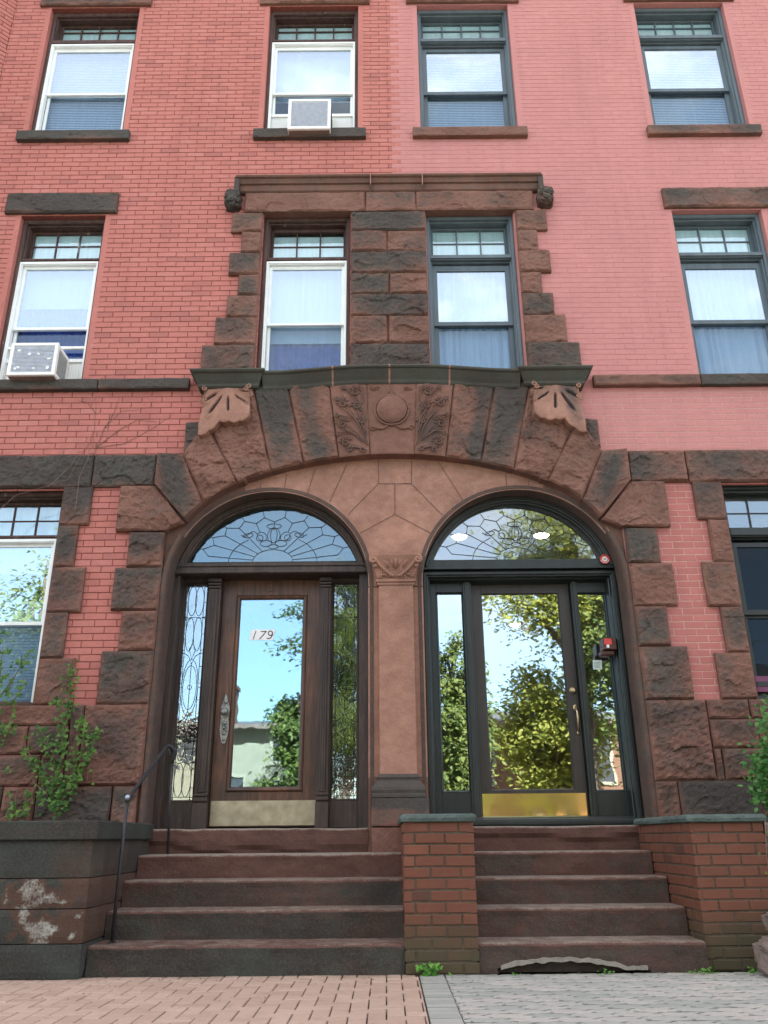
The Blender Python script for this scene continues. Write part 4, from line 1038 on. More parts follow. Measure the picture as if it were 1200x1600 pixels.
# 179 plate
mb=MB(); P=WL([(389,1000),(393,983.5),(431,983.5),(426,1000)],.46); mb.poly(P,.4605,.4645)
def stroke(mb,pts,w,y,m=1):
    n=len(pts)
    for i in range(n-1):
        a=Vector(pts[i]);b=Vector(pts[i+1]); d=(b-a); 
        if d.length<1e-6: continue
        d.normalize(); e=d*w*.45; nx=Vector((-d.y,d.x))*w/2
        q=[a-e-nx,b+e-nx,b+e+nx,a-e+nx]; mb.add([(v.x,y-i*.00012,v.y) for v in q],[(0,1,2,3)],m)
def px(l): return [W(a,b,.46) for a,b in l]
Z5=lambda a,b:(380+a/12,960+b/12)
stroke(mb,px([Z5(238,318),Z5(187,462)]),.0085,.459)
stroke(mb,px([Z5(338,322),Z5(432,318),Z5(370,395),Z5(308,462)]),.0095,.459)
nine=[Z5(545+0,345)]+[Z5(510+40*math.cos(t),352+42*math.sin(t)) for t in [-.3-i*.5 for i in range(13)]]
stroke(mb,px(nine+[Z5(550,345),Z5(548,390),Z5(520,435),Z5(485,452),Z5(450,448)]),.0095,.459)
mb.build('number_plate',['sticker_white','black_ink'],door)
# ---- right doorway (black)
sidelight(HR,.450,.692,1.28,3.183,'green_black_paint','glass_door',False,(.36,.71),.96,3.34)
s_r=sidelight(HR,1.888,2.140,1.275,3.170,'green_black_paint','glass_door',False,(1.87,2.19),.96,3.34)
mb=MB()
for x0,x1 in ((.705,.79),(1.808,1.875)):
    mb.box(x0,x1,.375,.47,.957,3.33); mb.box(x0+.02,x1-.02,.362,.376,.957,3.33)
mb.build('door_mullion','green_black_paint',HR,bevel=.004)
mb=MB(); dx0,dx1,dz0,dz1=.794,1.803,.985,3.325; gx0,gx1,gz0,gz1=.908,1.683,1.288,3.187
mb.rect(gx0,gx1,gz0,gz1,[(0,.50),(0,.468),(-.008,.455),(-.012,.45)])
mb.box(dx0,gx0-.01,.45,.50,dz0,dz1); mb.box(gx1+.01,dx1,.45,.50,dz0,dz1); mb.box(gx0-.01,gx1+.01,.4505,.50,gz1+.01,dz1); mb.box(gx0-.01,gx1+.01,.4505,.50,dz0,gz0-.01)
doorR=mb.build('door','door_black',HR,bevel=.003)
mb=MB(); mb.box(gx0-.003,gx1+.003,.47,.475,gz0-.003,gz1+.003); mb.build('door_glass','glass_door',doorR)
mb=MB(); nx_=40; x0,x1,z0_,z1_=.81,1.785,1.018,1.248
vs=[];fs=[]
for j in range(7):
    for i in range(nx_+1):
        u=i/nx_; v=j/6; x=x0+(x1-x0)*u; z=z0_+(z1_-z0_)*v
        vs.append((x,.4435+.0016*noise.noise(Vector((x*5,z*7,3)))+.0022*math.exp(-v*5)*math.sin(u*26)*(u>.35),z))
for j in range(6):
    for i in range(nx_): a=j*(nx_+1)+i; fs.append((a,a+1,a+nx_+2,a+nx_+1))
mb.add(vs,fs,0,0.0,True); mb.box(x0,x1,.446,.4502,z0_,z1_)
for k in range(6):
    for z in (1.028,1.238): x=.825+.945*k/5; mb.tube([(x,.4445,z),(x,.441,z)],.004,8,1)
mb.build('kick_plate',['brass_bright','brass'],doorR)
mb=MB(); hx,hz=W(895,1079,.45)
lathe_xz(mb,hx,hz,[(.036,.452),(.036,.444),(.030,.438),(.026,.437),(.024,.425),(.018,.420),(.006,.419)],24)
mb.box(hx-.003,hx+.003,.414,.42,hz-.012,hz+.012)
hz2=W(897,1106,.45)[1]; lathe_xz(mb,hx+.008,hz2,[(.028,.452),(.028,.444),(.02,.438),(.004,.436)],20,sx=.9,sz=1.25)
lathe_xz(mb,hx+.014,W(899,1145,.45)[1],[(.018,.452),(.018,.444),(.012,.438),(.003,.436)],20,sx=.8,sz=1.4)
hb=W(899,1145,.45)[1]; mb.tube([(hx+.008,.44,hz2-.005),(hx+.009,.415,hz2-.012),(hx+.012,.40,hz2-.05),(hx+.014,.40,hz2-.11),(hx+.014,.415,hb+.045),(hx+.014,.43,hb+.02),(hx+.014,.445,hb)],[.007,.009,.011,.012,.010,.008,.006],10)
mb.tube([(hx+.004,.44,hz2+.012),(hx+.004,.41,hz2+.016),(hx+.004,.40,hz2+.01)],[.006,.008,.010],8)
mb.build('door_handle','brass',doorR)
mb=MB()   # faint 180 on the glass
def pg(l): return [W(760+a/8.571,940+b/8.571,.467) for a,b in l]
stroke(mb,pg([(325,290),(325,380)]),.010,.4675,0); 
stroke(mb,pg([(420+26*math.cos(t),308+20*math.sin(t)) for t in [i*.6 for i in range(12)]]),.009,.4675,0)
stroke(mb,pg([(420+30*math.cos(t),355+26*math.sin(t)) for t in [i*.6 for i in range(12)]]),.009,.4678,0)
stroke(mb,pg([(520+32*math.cos(t),330+52*math.sin(t)) for t in [i*.5 for i in range(14)]]),.010,.4675,0)
mb.build('house_number','ghost_letter',doorR)
# stickers, alarm box
mb=MB(); cx_,cz_=W(944.5,874,.20)
mb.poly([(cx_+.052*math.cos(R(22.5+45*i)),cz_+.052*math.sin(R(22.5+45*i))) for i in range(8)],.189,.192,0)
mb.poly([(cx_+.027*math.cos(R(22.5+30*i)),cz_+.027*math.sin(R(22.5+30*i))) for i in range(12)],.1865,.1895,1)
for k in range(9): a=R(200+140*k/8); mb.box(cx_+.039*math.cos(a)-.003,cx_+.039*math.cos(a)+.003,.1875,.1892,cz_+.039*math.sin(a)-.004,cz_+.039*math.sin(a)+.004,1)
for k in range(3): mb.box(cx_-.014,cx_+.014,.1850,.1867,cz_-.010+.008*k,cz_-.007+.008*k,2)
tag(mb.build('security_sticker',['sticker_red','sticker_white','black_ink'],None,loc=(cx_,.20,cz_)),'small octagonal red and white security sticker at the right end of the black transom bar','sticker')
mb=MB(); P=WL([(926,1031.5),(940,1031.5),(941,1046),(927,1046)],.425); mb.poly(P,.4235,.4265,0)
xa,za=P[3][0],P[3][1]
for k in range(5): mb.box(xa+.012,xa+.072-.012*(k%2),.4222,.4237,za+.018+.012*k,za+.021+.012*k,1)
tag(mb.build('notice_sticker',['sticker_pale','lead'],None,loc=(P[3][0],.43,P[3][1])),'small square pale notice stuck on the right sidelight glass under the red box','sticker')
mb=MB(); x0,z0_=W(941,1017,.28); x1,z1_=W(960,998,.28)
mb.box(x0,x1,.22,.37,z0_,z1_,0,ch=.006); mb.box(x0+.012,x1-.045,.212,.221,z0_+.045,z1_-.012,1,ch=.003); mb.box(x0+.03,x0+.055,.205,.22,z0_+.015,z0_+.045,2,ch=.002); mb.box(x0-.02,x1-.02,.25,.36,z0_-.05,z0_+.001,0,ch=.01)
tag(mb.build('alarm_box',['alarm_brown','sticker_red','sticker_white'],None,loc=((x0+x1)/2,.37,z0_)),'small dark box with a red face mounted on the right jamb of the black door','alarm box')
# hall lamps seen through the fanlight
mb=MB(); mb.box(.3,2.4,.75,8.7,4.38,4.42); mb.build('hall_ceiling','ceiling_white',HR)
mb=MB(); mb.box(.3,2.4,8.3,8.35,.95,4.4); mb.build('hall_wall','hall_paint',HR)
for (px_,py_,lab) in ((718,838,'round ceiling lamp glowing at left behind the right fanlight'),(846,836,'round ceiling lamp glowing at right behind the right fanlight'),(815,975,'ceiling lamp farthest inside the hall behind the black door glass')):
    dd=fw+rt*((px_-600)/F)-up*((py_-800)/F); t=(4.36-CAM.z)/dd.z; p=CAM+dd*t
    x_=min(max(p.x,.5),2.2); L=thing('ceiling_lamp',lab,'ceiling lamp',(x_,p.y,4.38),'ceiling lamps in the hall')
    mb=MB(); mb.tube([(x_,p.y,4.38),(x_,p.y,4.355)],.11,24); mb.build('lamp_rim','white_paint',L)
    mb=MB(); mb.tube([(x_,p.y,4.356),(x_,p.y,4.335)],[.095,.07],24); mb.build('lamp_lens','lamp_glow',L)

# ================================================================== steps, cheeks, piers
def step_mesh(mb,x0,x1,yf,yb,z0,z1,so,nick=0,seed=0,crack=False):
    nu=int((x1-x0)/.03); rows_=[]
    prof=[(yb,z1),(yf+.06,z1+.0),(yf+.012,z1-.004),(yf,z1-.020)]+[(yf+.004,z1-.02-(z1-.02-z0)*k/5) for k in range(1,6)]
    vs=[];va=[];fs=[]; k=len(prof)
    for i in range(nu+1):
        x=x0+(x1-x0)*i/nu
        for j,(y,z) in enumerate(prof):
            n1=noise.fractal(Vector((x*3+seed,z*6,seed)),.9,2,4); n2=noise.noise(Vector((x*14,z*14,seed)))
            dy=.009*n1+.003*n2; dz=0
            if 0<j<=3: dz=-.012*max(0,noise.noise(Vector((x*1.9+seed,3.3,seed))))-.010*max(0,noise.noise(Vector((x*8+seed,1.3,seed)))-.25)-.004*n2*(j>=2)
            if crack and 4<=j<k:
                d=smooth01((noise.noise(Vector((x*1.7+seed,.5,1)))*.5+.45-(z-z0)/(z1-z0)*1.05)*5); dy+=.030*d
            e=min(i,nu-i)
            if e==0 and 1<=j<=3: dy+=.006
            vs.append((x,y+dy,z+dz))
            va.append(so+.28*noise.noise(Vector((x*1.3+seed,z*3,seed)))+(-1.3 if j<=2 else 0)+ (-.1 if j==3 else 0))
    for i in range(nu):
        for j in range(k-1): a=i*k+j; fs.append((a,a+1,a+k+1,a+k))
    b=len(vs); vs+= [(x0,yb,z0),(x1,yb,z0)]; va+=[so,so]
    fs.append(tuple(range(k))+(b,)); fs.append(tuple(nu*k+j for j in range(k))[::-1]+(b+1,))
    mb.add(vs,fs,0,va)
ZS=[0,.19,.382,.571,.755,.958]
SL=thing('stone_stoop','worn brownstone steps up to the oak door marked 179','steps',(-1.05,-.7,0),'brownstone stoops')
SR=thing('stone_stoop','worn brownstone steps with a broken bottom riser up to the black door','steps',(1.33,-.7,0),'brownstone stoops')
soL=[.80,.66,.52,.16,.10]; soR=[.5,.5,.45,.38,.2]
for (root,xa,xb,so) in ((SL,-2.155,.028,soL),(SR,.535,2.10,soR)):
    for i in range(5):
        yf=-1.4+.35*i; yb=yf+.42 if i<4 else .5
        x0,x1=xa,xb
        if i==4: x0,x1=((cL-RA+.004,cL+RA-.004) if root is SL else (cR-RA+.004,cR+RA-.004)); yf=.015
        mb=MB()
        if root is SR and i==0:
            # the right bottom riser has broken away along its foot
            step_mesh(mb,x0,x1,yf,yb,.0,ZS[1],so[i],seed=31)
            v2=[]
            for (vx,vy,vz) in mb.v:
                u_=(vx-.68)/1.0
                if 0<u_<1 and vy<yf+.1 and vz<.15:
                    zl_=.028+.055*max(0,math.sin(PI*min(1,u_*1.15+.02)))**.7+.010*noise.noise(Vector((vx*16,1,0)))
                    if 0<=vz-zl_<.035: vz=zl_
                    elif vz<zl_: vy+=.07
                v2.append((vx,vy,vz))
            mb.v=v2
        else: step_mesh(mb,x0,x1,yf,yb,ZS[i]-.012 if i else 0,ZS[i+1],so[i],seed=i*3.1+(9 if root is SR else 0),crack=(i==4))
        mb.build('step','brownstone_step',root)
    mb=MB()
    for i in range(4): mb.box(xa+.01,xb-.01,-1.0+.35*i+.03,.3,0 if i==0 else ZS[i]-.02,ZS[i+1]-.03,val=.3)
    mb.build('core','brownstone_step',root)
# ragged mortar lip over the broken foot
mb=MB(); vs=[];fs=[];n=50
for i in range(n+1):
    x=.68+1.0*i/n; u=i/n; zc_=.028+.055*math.sin(PI*min(1,u*1.15+.02))**.7+.010*noise.noise(Vector((x*16,1,0))); th=.017+.012*noise.noise(Vector((x*19,4,0)))
    yy=-1.398-.008*noise.noise(Vector((x*11,7,0)))
    vs+= [(x,yy+.02,zc_+th*1.3),(x,yy-.004,zc_+th*.8),(x,yy-.007,zc_-th*.7),(x,yy+.05,zc_-th*1.1)]
for i in range(n):
    for j in range(3): a=i*4+j; fs.append((a,a+1,a+5,a+4))
mb.add(vs,fs,0,-.2); mb.build('broken_edge','pale_crust',SR)
# threshold strips
mb=MB(); mb.box(.42,2.16,.28,.5,.962,.985); mb.build('threshold','pewter',HR,bevel=.004)
# left stone cheek block
LC=thing('stone_cheek_block','large blackened stone cheek block with dark cap at the left of the steps','stone block',(-2.8,-.8,0))
mb=MB(); bx1=-2.16
def smooth_block(x0,x1,y0,y1,z0,z1,so,seed,sf=None):
    g=.003; z0+=g; z1-=g; nu=max(3,int((x1-x0)/.04)); nv=5; ny=max(3,int((y1-y0)/.06))
    path=[(x0+(x1-x0)*i/nu,y0) for i in range(nu+1)]+[(x1,y0+(y1-y0)*i/ny) for i in range(1,ny+1)]
    vs=[];va=[];fs=[];k=nv+1
    for (x,y) in path:
        for j in range(k):
            z=z0+(z1-z0)*j/nv; nn=.006*noise.fractal(Vector((x*3,y*3+seed,z*4)),.9,2,4)+(-.006 if j in(0,nv) else 0)
            corner=1 if (abs(x-x1)<1e-6 and abs(y-y0)<1e-6) else 0
            vs.append((x+(nn if y>y0 else 0)-.008*corner,y-(nn if y==y0 else 0)+.008*corner,z)); va.append(so+.25*noise.noise(Vector((x*1.6+seed,y,z*3)))+(sf(x,z) if sf else 0))
    for i in range(len(path)-1):
        for j in range(nv): a=i*k+j; fs.append((a,a+1,a+k+1,a+k))
    b=len(vs); vs+= [(x0,y1,z0),(x0,y1,z1)]; va+=[so,so]
    fs.append(tuple(i*k for i in range(len(path)))+(b,)); fs.append(tuple(i*k+nv for i in range(len(path)))+(b+1,))
    mb.add(vs,fs,0,va)
zsb=[0,.215,.43,.625,.872]
for i in range(4): smooth_block(-3.9,bx1-.0,-1.5,-.02,zsb[i],zsb[i+1],(1.0,1.0,1.0,.85)[i],i*5.0,(lambda x,z:(-.75*smooth01((x+2.42)/.1))-1.55*smooth01(1.1-abs(x+2.52+.4*(z-.4))/.22-1.5*noise.fractal(Vector((x*8,z*11,2)),.8,2,4))) if i in(1,2) else (lambda x,z:-.35*smooth01((x+2.6)/.3)) if i==3 else None)
mb.build('block_courses','block_stone',LC)
mb=MB(); mb.box(-3.95,bx1+.03,-1.53,-.03,.872,1.0,val=.75,ch=.008); mb.build('cap_stone','block_stone',LC)
# brick middle pier and right cheek wall
def oldval(rng,x,z): return max(0,min(1,rng.gauss(.5,.25)-(.35 if z<.33 else 0)))
def brickbox(root,x0,x1,y0,y1,z1,m='brick_old',rown=13,faces='FLR'):
    row=z1/rown; mb=MB(); mb.box(x0+.008,x1-.008,y0+.008,y1,0,z1); mb.build('mortar_bed','mortar_grey',root)
    mb=MB(); kw=dict(row=row,joint=.011,ch=.003,jit=.003,val=oldval,dep=.05)
    bricks(mb,x0,x1,.0,z1,(),bl=.213,T=lambda x,y,z:(x,y0+y,z),seedo=int(x0*50),**kw)
    if 'L' in faces: bricks(mb,0,y1-y0,.0,z1,(),bl=.213,T=lambda x,y,z:(x0+y,y0+x,z),seedo=5,**kw)
    if 'R' in faces: bricks(mb,0,y1-y0,.0,z1,(),bl=.213,T=lambda x,y,z:(x1-y,y0+x,z),seedo=6,**kw)
    mb.build('brickwork',m,root,attr='rnd')
def roughcap(root,x0,x1,y0,y1,z0,z1,so=.3,mat='bluestone'):
    mb=MB(); n=int((x1-x0)/.02); m_=int((y1-y0)/.03); vs=[];fs=[];va=[]
    path=[(x0,y1+(y0-y1)*i/m_) for i in range(m_)]+[(x0+(x1-x0)*i/n,y0) for i in range(n)]+[(x1,y0+(y1-y0)*i/m_) for i in range(m_+1)]
    pr=[(.02,z0),(.0,z0+.004),(-.006,(z0+z1)/2),(.002,z1-.01),(.016,z1)]
    cx_=(x0+x1)/2; cy_=(y0+y1)/2
    for (x,y) in path:
        for j,(ins,z) in enumerate(pr):
            nn=.010*noise.fractal(Vector((x*14,y*14,z*22)),.8,2,3)*(1 if 0<j<4 else .3)
            ox=0 if y==y0 and x0<x<x1 else (1 if x>cx_ else -1); oy=-1 if y==y0 else 0
            vs.append((x-ox*(ins)+ox*nn,y-oy*ins+oy*nn,z+nn*.4)); va.append(so+.3*noise.noise(Vector((x*6,y*6,z*6))))
    k=len(pr)
    for i in range(len(path)-1):
        for j in range(k-1): a=i*k+j; fs.append((a,a+1,a+k+1,a+k))
    fs.append(tuple(i*k+k-1 for i in range(len(path)))); fs.append(tuple(i*k for i in range(len(path))))
    mb.add(vs,fs,0,va); mb.build('cap_stone',mat,root)
MP=thing('brick_pier','red brick pier with rough green slate cap between the two flights of steps','pier',(.28,-.7,0))
brickbox(MP,.03,.532,-1.42,.0,.972); roughcap(MP,.012,.548,-1.445,.02,.972,1.026,.3)
RW=thing('brick_cheek_wall','red brick cheek wall with rough green slate cap at the right of the steps','low wall',(2.4,-.7,0))
brickbox(RW,2.112,2.64,-1.35,.0,.955,faces='L'); roughcap(RW,2.085,2.66,-1.385,.0,.955,1.008,.3)
RS=thing('stone_retaining_wall','stacked stone garden wall at the right edge beside the brick cheek wall','retaining wall',(2.95,-1.2,0))
mb=MB(); z=0; k=0
while z<.93:
    h=.085+.03*h01(k,2); x=2.655+.02*h01(k,3); 
    for q in range(3):
        w=.22+.1*h01(k,q); qq=MB(); rblock(mb,x,x+w,z,z+h,y=-1.36+.1*h01(k,q,4),d0=.03,d1=.02,amp=.05,soot=.35,margin=.02,back=.2); x+=w+.004
    z+=h+.003; k+=1
mb.build('stones','rubble_stone',RS)
for (cx_,cy_,cz_,rx,rz,lab) in ((2.50,-1.62,.11,.13,.13,'lower rough boulder at the foot of the brick cheek wall'),(2.56,-1.60,.31,.09,.08,'smaller rough rock resting on the boulder beside the brick cheek wall')):
    mb=MB(); n=22; vs=[];fs=[]
    for j in range(n+1):
        th=PI*j/n
        for i in range(n):
            ph=2*PI*i/n; d=Vector((math.sin(th)*math.cos(ph),math.sin(th)*math.sin(ph),math.cos(th)))
            k=1+.35*noise.fractal(d*1.6+Vector((cx_,3,1)),.8,2.1,4); sq=lambda q:math.copysign(abs(q)**.7,q)
            vs.append((cx_+rx*sq(d.x)*k,cy_+.13*sq(d.y)*k,max(.0,cz_+rz*sq(d.z)*k)))
    for j in range(n):
        for i in range(n): fs.append((j*n+i,j*n+(i+1)%n,(j+1)*n+(i+1)%n,(j+1)*n+i))
    mb.add(vs,fs,0,.35); tag(mb.build('rock','rubble_stone',None,loc=(cx_,cy_,0)),lab,'rock')
# ------------------------------------------------------------------ handrail
HD=thing('iron_handrail','thin black iron handrail on the left side of the left steps','handrail',(-2.03,-1.2,.19))
p0=(-2.03,-1.22,.19); 
xt,zt=W(199,1250,-1.22); xb2,zb2=W(262,1330,-.12); xt2,zt2=W(270,1180,-.12)
mb=MB(); mb.tube([(xt-.01,-1.22,.19),(xt-.005,-1.22,.7),(xt,-1.22,zt)],.013,10); mb.box(xt-.03,xt+.01,-1.25,-1.19,.19,.20); mb.build('post','iron',HD)
mb=MB(); mb.tube([(xb2,-.12,.755),(xt2-.002,-.12,zt2-.02)],.011,10); mb.build('post','iron',HD)
xk,zk=W(262,1166,-.2)
mb=MB(); mb.tube([(xt,-1.235,zt-.01),(xt+.005,-1.20,zt+.02),(xk-.005,-.22,zk-.005),(xk+.01,-.19,zk+.004),(xk+.035,-.17,zk-.012),(xk+.055,-.15,zk-.04),(xk+.050,-.14,zk-.085),(xk+.035,-.13,zk-.12),(xk+.03,-.125,zk-.135)],[.014,.016,.014,.017,.019,.02,.019,.016,.012],10)
mb.tube([(xk+.01,-.16,zk-.01),(xt2-.0,-.12,zt2-.06)],.012,8)
mb.build('rail','iron',HD)
mb=MB(); mb.tube([(xt,-1.245,zt+.005),(xt+.003,-1.23,zt+.02),(xt+.004,-1.215,zt+.024)],[.012,.021,.015],12); mb.build('worn_end','iron_worn',HD)

# ================================================================== air conditioners
def ac(x0,x1,z0,z1,y0,y1,label,peel):
    T=thing('air_conditioner',label,'air conditioner',((x0+x1)/2,y1,z0),'window air conditioners')
    mb=MB(); mb.box(x0,x1,y0+.025,y1,z0,z1,0,ch=.012)
    mb.rect(x0,x1,z0,z1,[(0,y0+.03),(0,y0+.004),(.006,y0),(.034,y0),(.038,y0+.008),(.038,y0+.025)])
    mb.build('housing','white_plastic',T)
    mb=MB(); mb.box(x0+.036,x1-.036,y0+.014,y0+.024,z0+.036,z1-.036)
    n=int((z1-z0-.08)/.016)
    for i in range(n): z=z0+.042+i*(z1-z0-.084)/n; mb.box(x0+.037,x1-.037,y0+.006,y0+.016,z,z+.006)
    if peel:
        for k in range(11):
            cx_=x0+.05+(x1-x0-.1)*(h01(k,1) if k%2 else [.08,.15,.9,.12,.4,.92][k//2]); cz_=z0+.05+(z1-z0-.1)*([.1,.85,.15,.7,.5][k%5])
            mb.poly([(cx_+(.008+.018*h01(k,i))*math.cos(2*PI*i/7),cz_+(.005+.014*h01(i,k))*math.sin(2*PI*i/7)) for i in range(7)],y0+.003-k*.0004,y0+.008+k*.0003,1)
    mb.build('grille',['ac_grille','white_plastic'],T)
    mb=MB()
    for sx in ((x1+.0015,) ):
        for i in range(9):
            for j in range(12): 
                y=y0+.05+(y1-y0-.12)*i/9; z=z0+.05+(z1-z0-.1)*j/12; mb.box(sx-.001,sx+.0015,y,y+(y1-y0-.12)/9*.6,z,z+(z1-z0-.1)/12*.6)
    mb.build('side_vents','dark_inside',T)
    mb=MB(); mb.box(x0+.01,x1-.01,y0+.03,y1-.01,z0-.006,z0+.001); mb.build('base_pan','rubble_stone',T)
# upper: front face at y=-.14
xa,za=W(449,201,-.16); xb_,zb_=W(517,154,-.16)
ac(xa,xb_,za,zb_,-.16,.20,'small white air conditioner in the top-floor window',False)
xa,za=W(9,586,-.19); xb_,zb_=W(92,535,-.19)
ac(xa,xb_,za+.0,zb_,-.19,.16,'large white air conditioner with peeling grille paint in the second-floor window',True)
# filler panels beside the units
mb=MB(); x0,x1=H['w2'][:2]; mb.box(x0+.08,x1-.08,.155,.175,8.985,9.38); 
for i in range(22): 
    for (a,b) in ((x0+.08,W(449,201,.15)[0]),(W(517,154,.15)[0],x1-.08)):
        x=a+(b-a)*i/22; mb.box(x,x+.006,.148,.156,8.99,9.37)
mb.box(x0+.075,x1-.075,.13,.16,9.37,9.41); mb.build('side_panel','white_plastic',HL)
mb=MB(); x0,x1=H['v1'][:2]; mb.box(x0+.08,x1-.08,.155,.175,5.475,5.80)
for i in range(14): x=-3.75+(x1-.08+3.75)*i/14; mb.box(x,x+.007,.148,.156,5.48,5.78)
mb.box(x0+.075,x1-.075,.13,.16,5.80,5.84); mb.box(x0+.075,x1-.075,.10,.13,5.955,5.985); mb.build('side_panel','white_plastic',HL)

# ================================================================== plants
def leaf(mb,p,nrm,upv,sz,rnd,shape='ivy'):
    n=nrm.normalized(); t=(upv-n*upv.dot(n)); t=t.normalized() if t.length>1e-4 else n.orthogonal().normalized(); b=n.cross(t)
    if shape=='ivy': pts=[(0,0),(.45,-.15),(.62,.30),(.30,.42),(0,1.0),(-.30,.42),(-.62,.30),(-.45,-.15)]
    elif shape=='oval': pts=[(0,0),(.28,.25),(.30,.6),(0,1.0),(-.30,.6),(-.28,.25)]
    else: pts=[(0,0),(.35,.5),(0,1),(-.35,.5)]
    vs=[p+b*(x*sz)+t*(z*sz)+n*(sz*(.12*abs(x)-.1*z*z)) for x,z in pts]
    mb.add(vs,[tuple(range(len(pts)))],0,rnd)
rng=random.Random(5)
IV=thing('ivy_vine','green ivy climbing the brown stones beside the left window','ivy',(-2.9,-.15,1.0))
I=lambda l:[(a/2.667,700+b/2.667) for a,b in l]
A=[I([(240,1500),(200,1400),(150,1320),(105,1260),(98,1230)]),I([(240,1500),(230,1380),(215,1270),(160,1165)]),I([(240,1500),(290,1370),(340,1250),(355,1120)]),
   I([(300,1430),(370,1300),(395,1180)]),I([(250,1330),(255,1200),(275,1080),(300,960),(305,890)]),I([(280,1080),(215,1045)]),I([(50,1550),(60,1440)]),I([(90,1550),(125,1430)]),
   I([(-30,1180),(70,1165)]),I([(-20,1240),(60,1090)]),I([(-20,1050),(50,960),(120,840)]),I([(-10,990),(10,780)]),I([(-20,1345),(35,1340)]),I([(-20,1100),(60,1040),(110,960)]),I([(240,1520),(180,1430),(130,1390)]),I([(240,1500),(280,1420),(310,1330)])]
dens=[12,14,14,13,15,9,11,11,9,8,11,10,5,8,9,10]
wid=[.035,.045,.045,.03,.035,.025,.03,.03,.03,.04,.045,.045,.03,.03,.06,.06]
st=MB(); lf=MB()
for ln,dn,wd in zip(A,dens,wid):
    P=[Vector((*W(a,b,-.14)[:1],-.13,W(a,b,-.14)[1])) for a,b in ln]
    st.tube([p+Vector((0,.02,0)) for p in P],[.006]*(len(P)-1)+[.002],5)
    for a,b in zip(P[:-1],P[1:]):
        L=(b-a).length
        for k in range(int(L*dn*9)):
            q=a.lerp(b,rng.random())+Vector((rng.gauss(0,wd),rng.uniform(-.05,.01),rng.gauss(0,wd)))
            leaf(lf,q,Vector((rng.gauss(0,.5),-1,rng.gauss(.3,.4))),Vector((rng.gauss(0,.9),0,-1+rng.gauss(0,.6))),rng.uniform(.022,.045),rng.random())
st.build('stem','vine_stem',IV); lf.build('foliage','leaf_ivy',IV,attr='rnd')
DV=thing('dry_vine','leafless dead vine stems creeping over the left brick wall','vine',(-2.95,-.05,4.0))
mb=MB()
for pts in ([(118,800),(124,748),(138,716),(150,640),(148,616)],[(138,716),(163,668),(190,642),(222,640)],[(148,700),(195,692),(240,668),(275,645)],[(-5,800),(30,772),(70,762),(108,748),(128,712)],[(150,645),(135,628),(120,625)],[(165,668),(180,640),(187,618)],[(150,700),(185,672),(215,655),(248,660)],[(75,762),(110,730),(140,690),(148,668)]):
    P=[W(a,b,-.09 if b>708 else -.008) for a,b in pts]; Q=[]
    for i in range(len(P)-1):
        for t in range(8):
            u=t/8; x=P[i][0]*(1-u)+P[i+1][0]*u; z=P[i][1]*(1-u)+P[i+1][1]*u
            Q.append((x+.010*noise.noise(Vector((x*9,z*9,0))),(-.10 if z<4.6 else -.006),z+.012*noise.noise(Vector((x*9,z*9,5)))))
    mb.tube(Q,[.0035-.002*i/len(Q) for i in range(len(Q))],5)
mb.build('stem','vine_stem',DV)
SH=thing('leafy_shrub','bright green leafy shrub at the right edge over the garden wall','shrub',(3.1,-.7,1.0))
mb=MB(); lf=MB()
for k in range(26):
    a=Vector((2.95+rng.uniform(-.1,.3),-.85+rng.uniform(-.15,.15),1.0)); b=Vector((rng.uniform(2.84,3.7),-.9+rng.uniform(-.3,.3),rng.uniform(1.2,2.08)))
    mb.tube([a,a.lerp(b,.5)+Vector((0,0,.05)),b],[.008,.006,.002],5)
    for j in range(260):
        q=a.lerp(b,rng.uniform(.3,1.05))+Vector((rng.gauss(0,.06),rng.gauss(0,.06),rng.gauss(0,.06)))
        if q.x<2.70: continue
        leaf(lf,q,Vector((rng.gauss(-.2,.6),-.7+rng.gauss(0,.5),rng.gauss(.6,.5))),Vector((rng.gauss(-.4,.7),rng.gauss(0,.5),rng.gauss(.1,.7))),rng.uniform(.03,.055),rng.random(),'oval')
mb.build('stem','vine_stem',SH); lf.build('foliage','leaf_shrub',SH,attr='rnd')
SG=thing('ivy_vine','thin straggling ivy on the stone garden wall below the shrub','ivy',(2.62,-1.45,.2))
lf=MB(); mb=MB()
for k in range(5):
    x=2.60+.03*k; P=[Vector((x+.02*math.sin(t+k),-1.47,.12+.12*t)) for t in range(8)]
    mb.tube(P,.003,5)
    for j in range(36):
        i=rng.randrange(7); q=P[i].lerp(P[i+1],rng.random())+Vector((rng.gauss(0,.025),rng.uniform(-.03,0),rng.gauss(0,.02)))
        if rng.random()<.5: leaf(lf,q,Vector((rng.gauss(0,.5),-1,.3)),Vector((rng.gauss(0,.8),0,rng.gauss(-.4,.6))),rng.uniform(.014,.028),rng.random())
mb.build('stem','vine_stem',SG); lf.build('foliage','leaf_ivy',SG,attr='rnd')
def weed(px_,py_,n,sz,lab,y=-1.47):
    x,z=W(px_,py_,y); t=thing('weed',lab,'weed',(x,y,0),'weeds at the foot of the steps'); lf=MB()
    for i in range(n):
        q=Vector((x+rng.gauss(0,sz*1.3),y+rng.gauss(0,.015),max(.006,rng.gauss(sz*.7,sz*.5))))
        leaf(lf,q,Vector((rng.gauss(0,.4),-.6,.8)),Vector((rng.gauss(0,1),rng.gauss(0,.3),rng.gauss(.3,.6))),sz*rng.uniform(.5,.95),rng.random(),'ivy')
    lf.build('foliage','leaf_weed',t,attr='rnd')
    mb=MB()
    for i in range(4): mb.tube([(x,y+.01,0),(x+rng.gauss(0,sz),y,sz)],.0015,4)
    mb.build('stem','leaf_weed',t)
weed(673,1518,34,.042,'bright green clover-like weed at the foot of the brick pier',-1.46)
